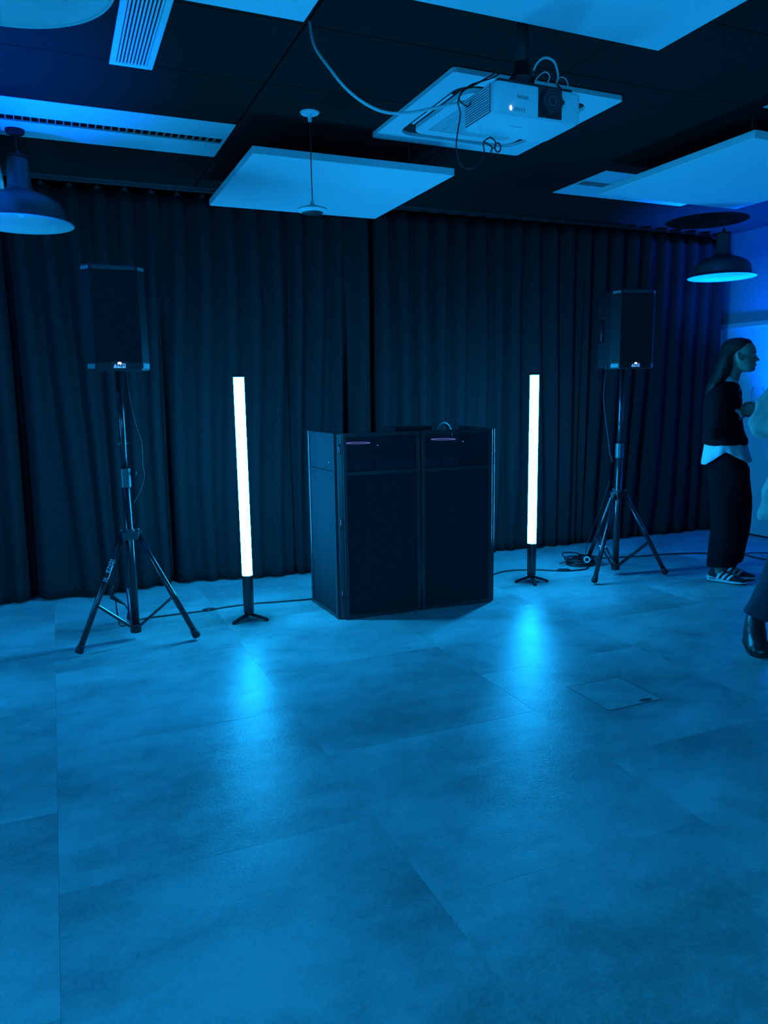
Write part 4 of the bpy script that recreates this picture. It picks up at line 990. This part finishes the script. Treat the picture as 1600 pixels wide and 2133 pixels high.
# local: +x forward, +y left; the arm and leg on the right side reach into the picture
bd = MB(); E_ = bd.ell
TH2 = Matrix.Translation((0.0, 0.0, 1.545)) @ Matrix.Rotation(R(25), 4, 'Z')
head(bd, TH2)
bd.tube([(-0.02, 0, 1.40), (-0.01, 0, 1.48), (0.0, 0, 1.58)], [0.075, 0.058, 0.056], 14)
bd.loft([E_(0.90, 0.0, 0, 0.105, 0.160), E_(1.05, 0.0, 0, 0.105, 0.155), E_(1.20, -0.005, 0, 0.11, 0.165), E_(1.36, -0.01, 0, 0.105, 0.185), E_(1.44, -0.01, 0, 0.075, 0.13), E_(1.47, -0.01, 0, 0.05, 0.06)])
A2 = {-1: ((-0.03, -0.255, 1.215), (0.19, -0.10, 1.26)), 1: ((-0.03, 0.30, 1.14), (0.21, 0.14, 1.14))}
for s_ in (-1, 1):
    el, wr = A2[s_]
    bd.tube([(-0.01, s_ * 0.185, 1.405), el], [0.050, 0.042], 12); bd.sphere(el, 0.042, 10, 8); bd.tube([el, wr], [0.040, 0.028], 12)
    w_ = Vector(wr); dirh = Vector((0.75, -s_ * -0.5, 0.2)).normalized(); side = Vector((0.2, 0, -1)); side = (side - dirh * side.dot(dirh)).normalized(); nrm_ = dirh.cross(side) * (-s_)
    bd.loft([[w_ + dirh * t + side * (hw * math.cos(a * PI / 6)) + nrm_ * (th * math.sin(a * PI / 6)) for a in range(12)] for t, hw, th in ((0, 0.026, 0.018), (0.035, 0.040, 0.019), (0.09, 0.043, 0.013))])
    for k, (off, ln) in enumerate(((-0.032, 0.072), (-0.011, 0.080), (0.011, 0.075), (0.032, 0.060))):
        b0 = w_ + dirh * 0.08 + side * off
        finger(bd, [b0, b0 + dirh * ln * 0.45, b0 + dirh * ln * 0.72 + nrm_ * (ln * 0.30), b0 + dirh * ln * 0.60 + nrm_ * (ln * 0.60)], 0.0092)
    t0 = w_ + dirh * 0.025 - side * 0.028
    finger(bd, [t0, t0 + dirh * 0.03 - side * 0.02 + nrm_ * 0.010, t0 + dirh * 0.06 - side * 0.014 + nrm_ * 0.030, t0 + dirh * 0.075 + nrm_ * 0.042], 0.0105)
LG2 = {-1: [(0.0, -0.09, 0.90), (0.095, -0.150, 0.50), (0.075, -0.262, 0.13), (0.072, -0.266, 0.08)], 1: [(0.0, 0.09, 0.90), (0.0, 0.06, 0.50), (-0.10, 0.04, 0.13), (-0.105, 0.04, 0.08)]}
for s_ in (-1, 1): bd.tube(LG2[s_], [0.085, 0.060, 0.042, 0.042], 14)
bake(bd, 'body', 'skin', p2, 0.0075, 3)
face_parts(p2, TH2)
hr = MB(); rows = []
for z, f, b, wv in ((0.075, -0.035, -0.090, 0.060), (0.105, -0.012, -0.098, 0.078), (0.140, 0.020, -0.102, 0.083), (0.165, 0.085, -0.102, 0.083), (0.190, 0.105, -0.096, 0.078), (0.212, 0.095, -0.080, 0.066), (0.232, 0.065, -0.05, 0.042), (0.243, 0.02, -0.02, 0.02)):
    rows.append([tuple(TH2 @ Vector(((f + b) / 2 + (f - b) / 2 * math.cos(a * PI / 14), wv * math.sin(a * PI / 14), z))) for a in range(28)])
hr.loft(rows); bake(hr, 'hair', 'hair', p2, 0.008, 2, 0.004, 30)
st = MB()
st.loft([E_(0.70, 0.025, -0.02, 0.190, 0.258), E_(0.85, 0.015, -0.01, 0.175, 0.238), E_(1.05, 0.0, 0, 0.135, 0.190), E_(1.25, -0.005, 0, 0.138, 0.200), E_(1.38, -0.01, 0, 0.128, 0.210), E_(1.45, -0.012, 0, 0.095, 0.150), E_(1.485, -0.012, 0, 0.075, 0.085)])
for s_ in (-1, 1):
    el, wr = Vector(A2[s_][0]), Vector(A2[s_][1])
    st.sphere((-0.01, s_ * 0.180, 1.385), 0.082, 12, 8)
    st.tube([(-0.01, s_ * 0.19, 1.385), tuple((Vector((-0.01, s_ * 0.19, 1.40)) + el) / 2 + Vector((0, s_ * 0.01, 0))), tuple(el)], [0.074, 0.076, 0.078], 16); st.sphere(tuple(el), 0.079, 12, 8)
    st.tube([tuple(el), tuple(el + (wr - el) * 0.45), tuple(el + (wr - el) * 0.80)], [0.078, 0.068, 0.048], 16)
bake(st, 'shirt', 'shirt2', p2, 0.010, 3, 0.014, 16)
tr = MB()
tr.loft([E_(0.78, 0.0, 0, 0.125, 0.175), E_(0.90, 0.0, 0, 0.125, 0.172), E_(1.0, 0, 0, 0.118, 0.165)])
for s_ in (-1, 1):
    a = [Vector(p) for p in LG2[s_]]
    tr.tube([a[0] + Vector((0, 0, -0.02)), (a[0] + a[1]) / 2, a[1], (a[1] + a[2]) / 2, a[2] + Vector((0, 0, 0.035))], [0.098, 0.092, 0.084, 0.078, 0.074], 18)
bake(tr, 'trousers', 'jean', p2, 0.010, 4, 0.012, 9)
def boot(cx, cy, rz):
    q = Matrix.Translation((cx, cy, 0)) @ Matrix.Rotation(rz, 4, 'Z')
    b = MB(); sec = []
    for x, wv, hh in ((-0.085, 0.028, 0.06), (-0.078, 0.044, 0.19), (-0.045, 0.053, 0.215), (0.0, 0.055, 0.215), (0.045, 0.053, 0.175), (0.075, 0.052, 0.118), (0.110, 0.055, 0.088), (0.150, 0.053, 0.072), (0.185, 0.040, 0.056), (0.202, 0.020, 0.040)):
        sec.append([(x, wv * math.cos(t), 0.020 + (hh - 0.020) * max(0.0, math.sin(t)) ** 0.75) for t in [PI * k / 14 for k in range(15)]])
    b.loft(sec); b.v = [tuple(q @ Vector(v)) for v in b.v]
    bo = b.build('boot', 'leather', p2, smooth=True)
    out = [(0.210, 0.0), (0.200, 0.024), (0.175, 0.049), (0.12, 0.059), (0.04, 0.055), (-0.04, 0.055), (-0.082, 0.040), (-0.094, 0.0)]; out = out + [(x, -y) for x, y in out[-2:0:-1]]
    sl = MB().loft([[(x * 0.98, y * 0.96, 0) for x, y in out], [(x, y, 0.006) for x, y in out], [(x, y, 0.022) for x, y in out]]); sl.v = [tuple(q @ Vector(v)) for v in sl.v]; sl.build('sole', 'rubber', bo)
    lc = MB()
    for k in range(5):
        x = 0.100 - k * 0.020; z = 0.092 + k * 0.022
        lc.tube([(x, -0.022, z - 0.008), (x + 0.004, 0, z + 0.004), (x - 0.004, 0.022, z + 0.004)], 0.003, 6)
    lc.v = [tuple(q @ Vector(v)) for v in lc.v]; lc.build('laces', 'rubber', bo)
boot(0.075, -0.268, R(-8)); boot(-0.105, 0.04, R(12))
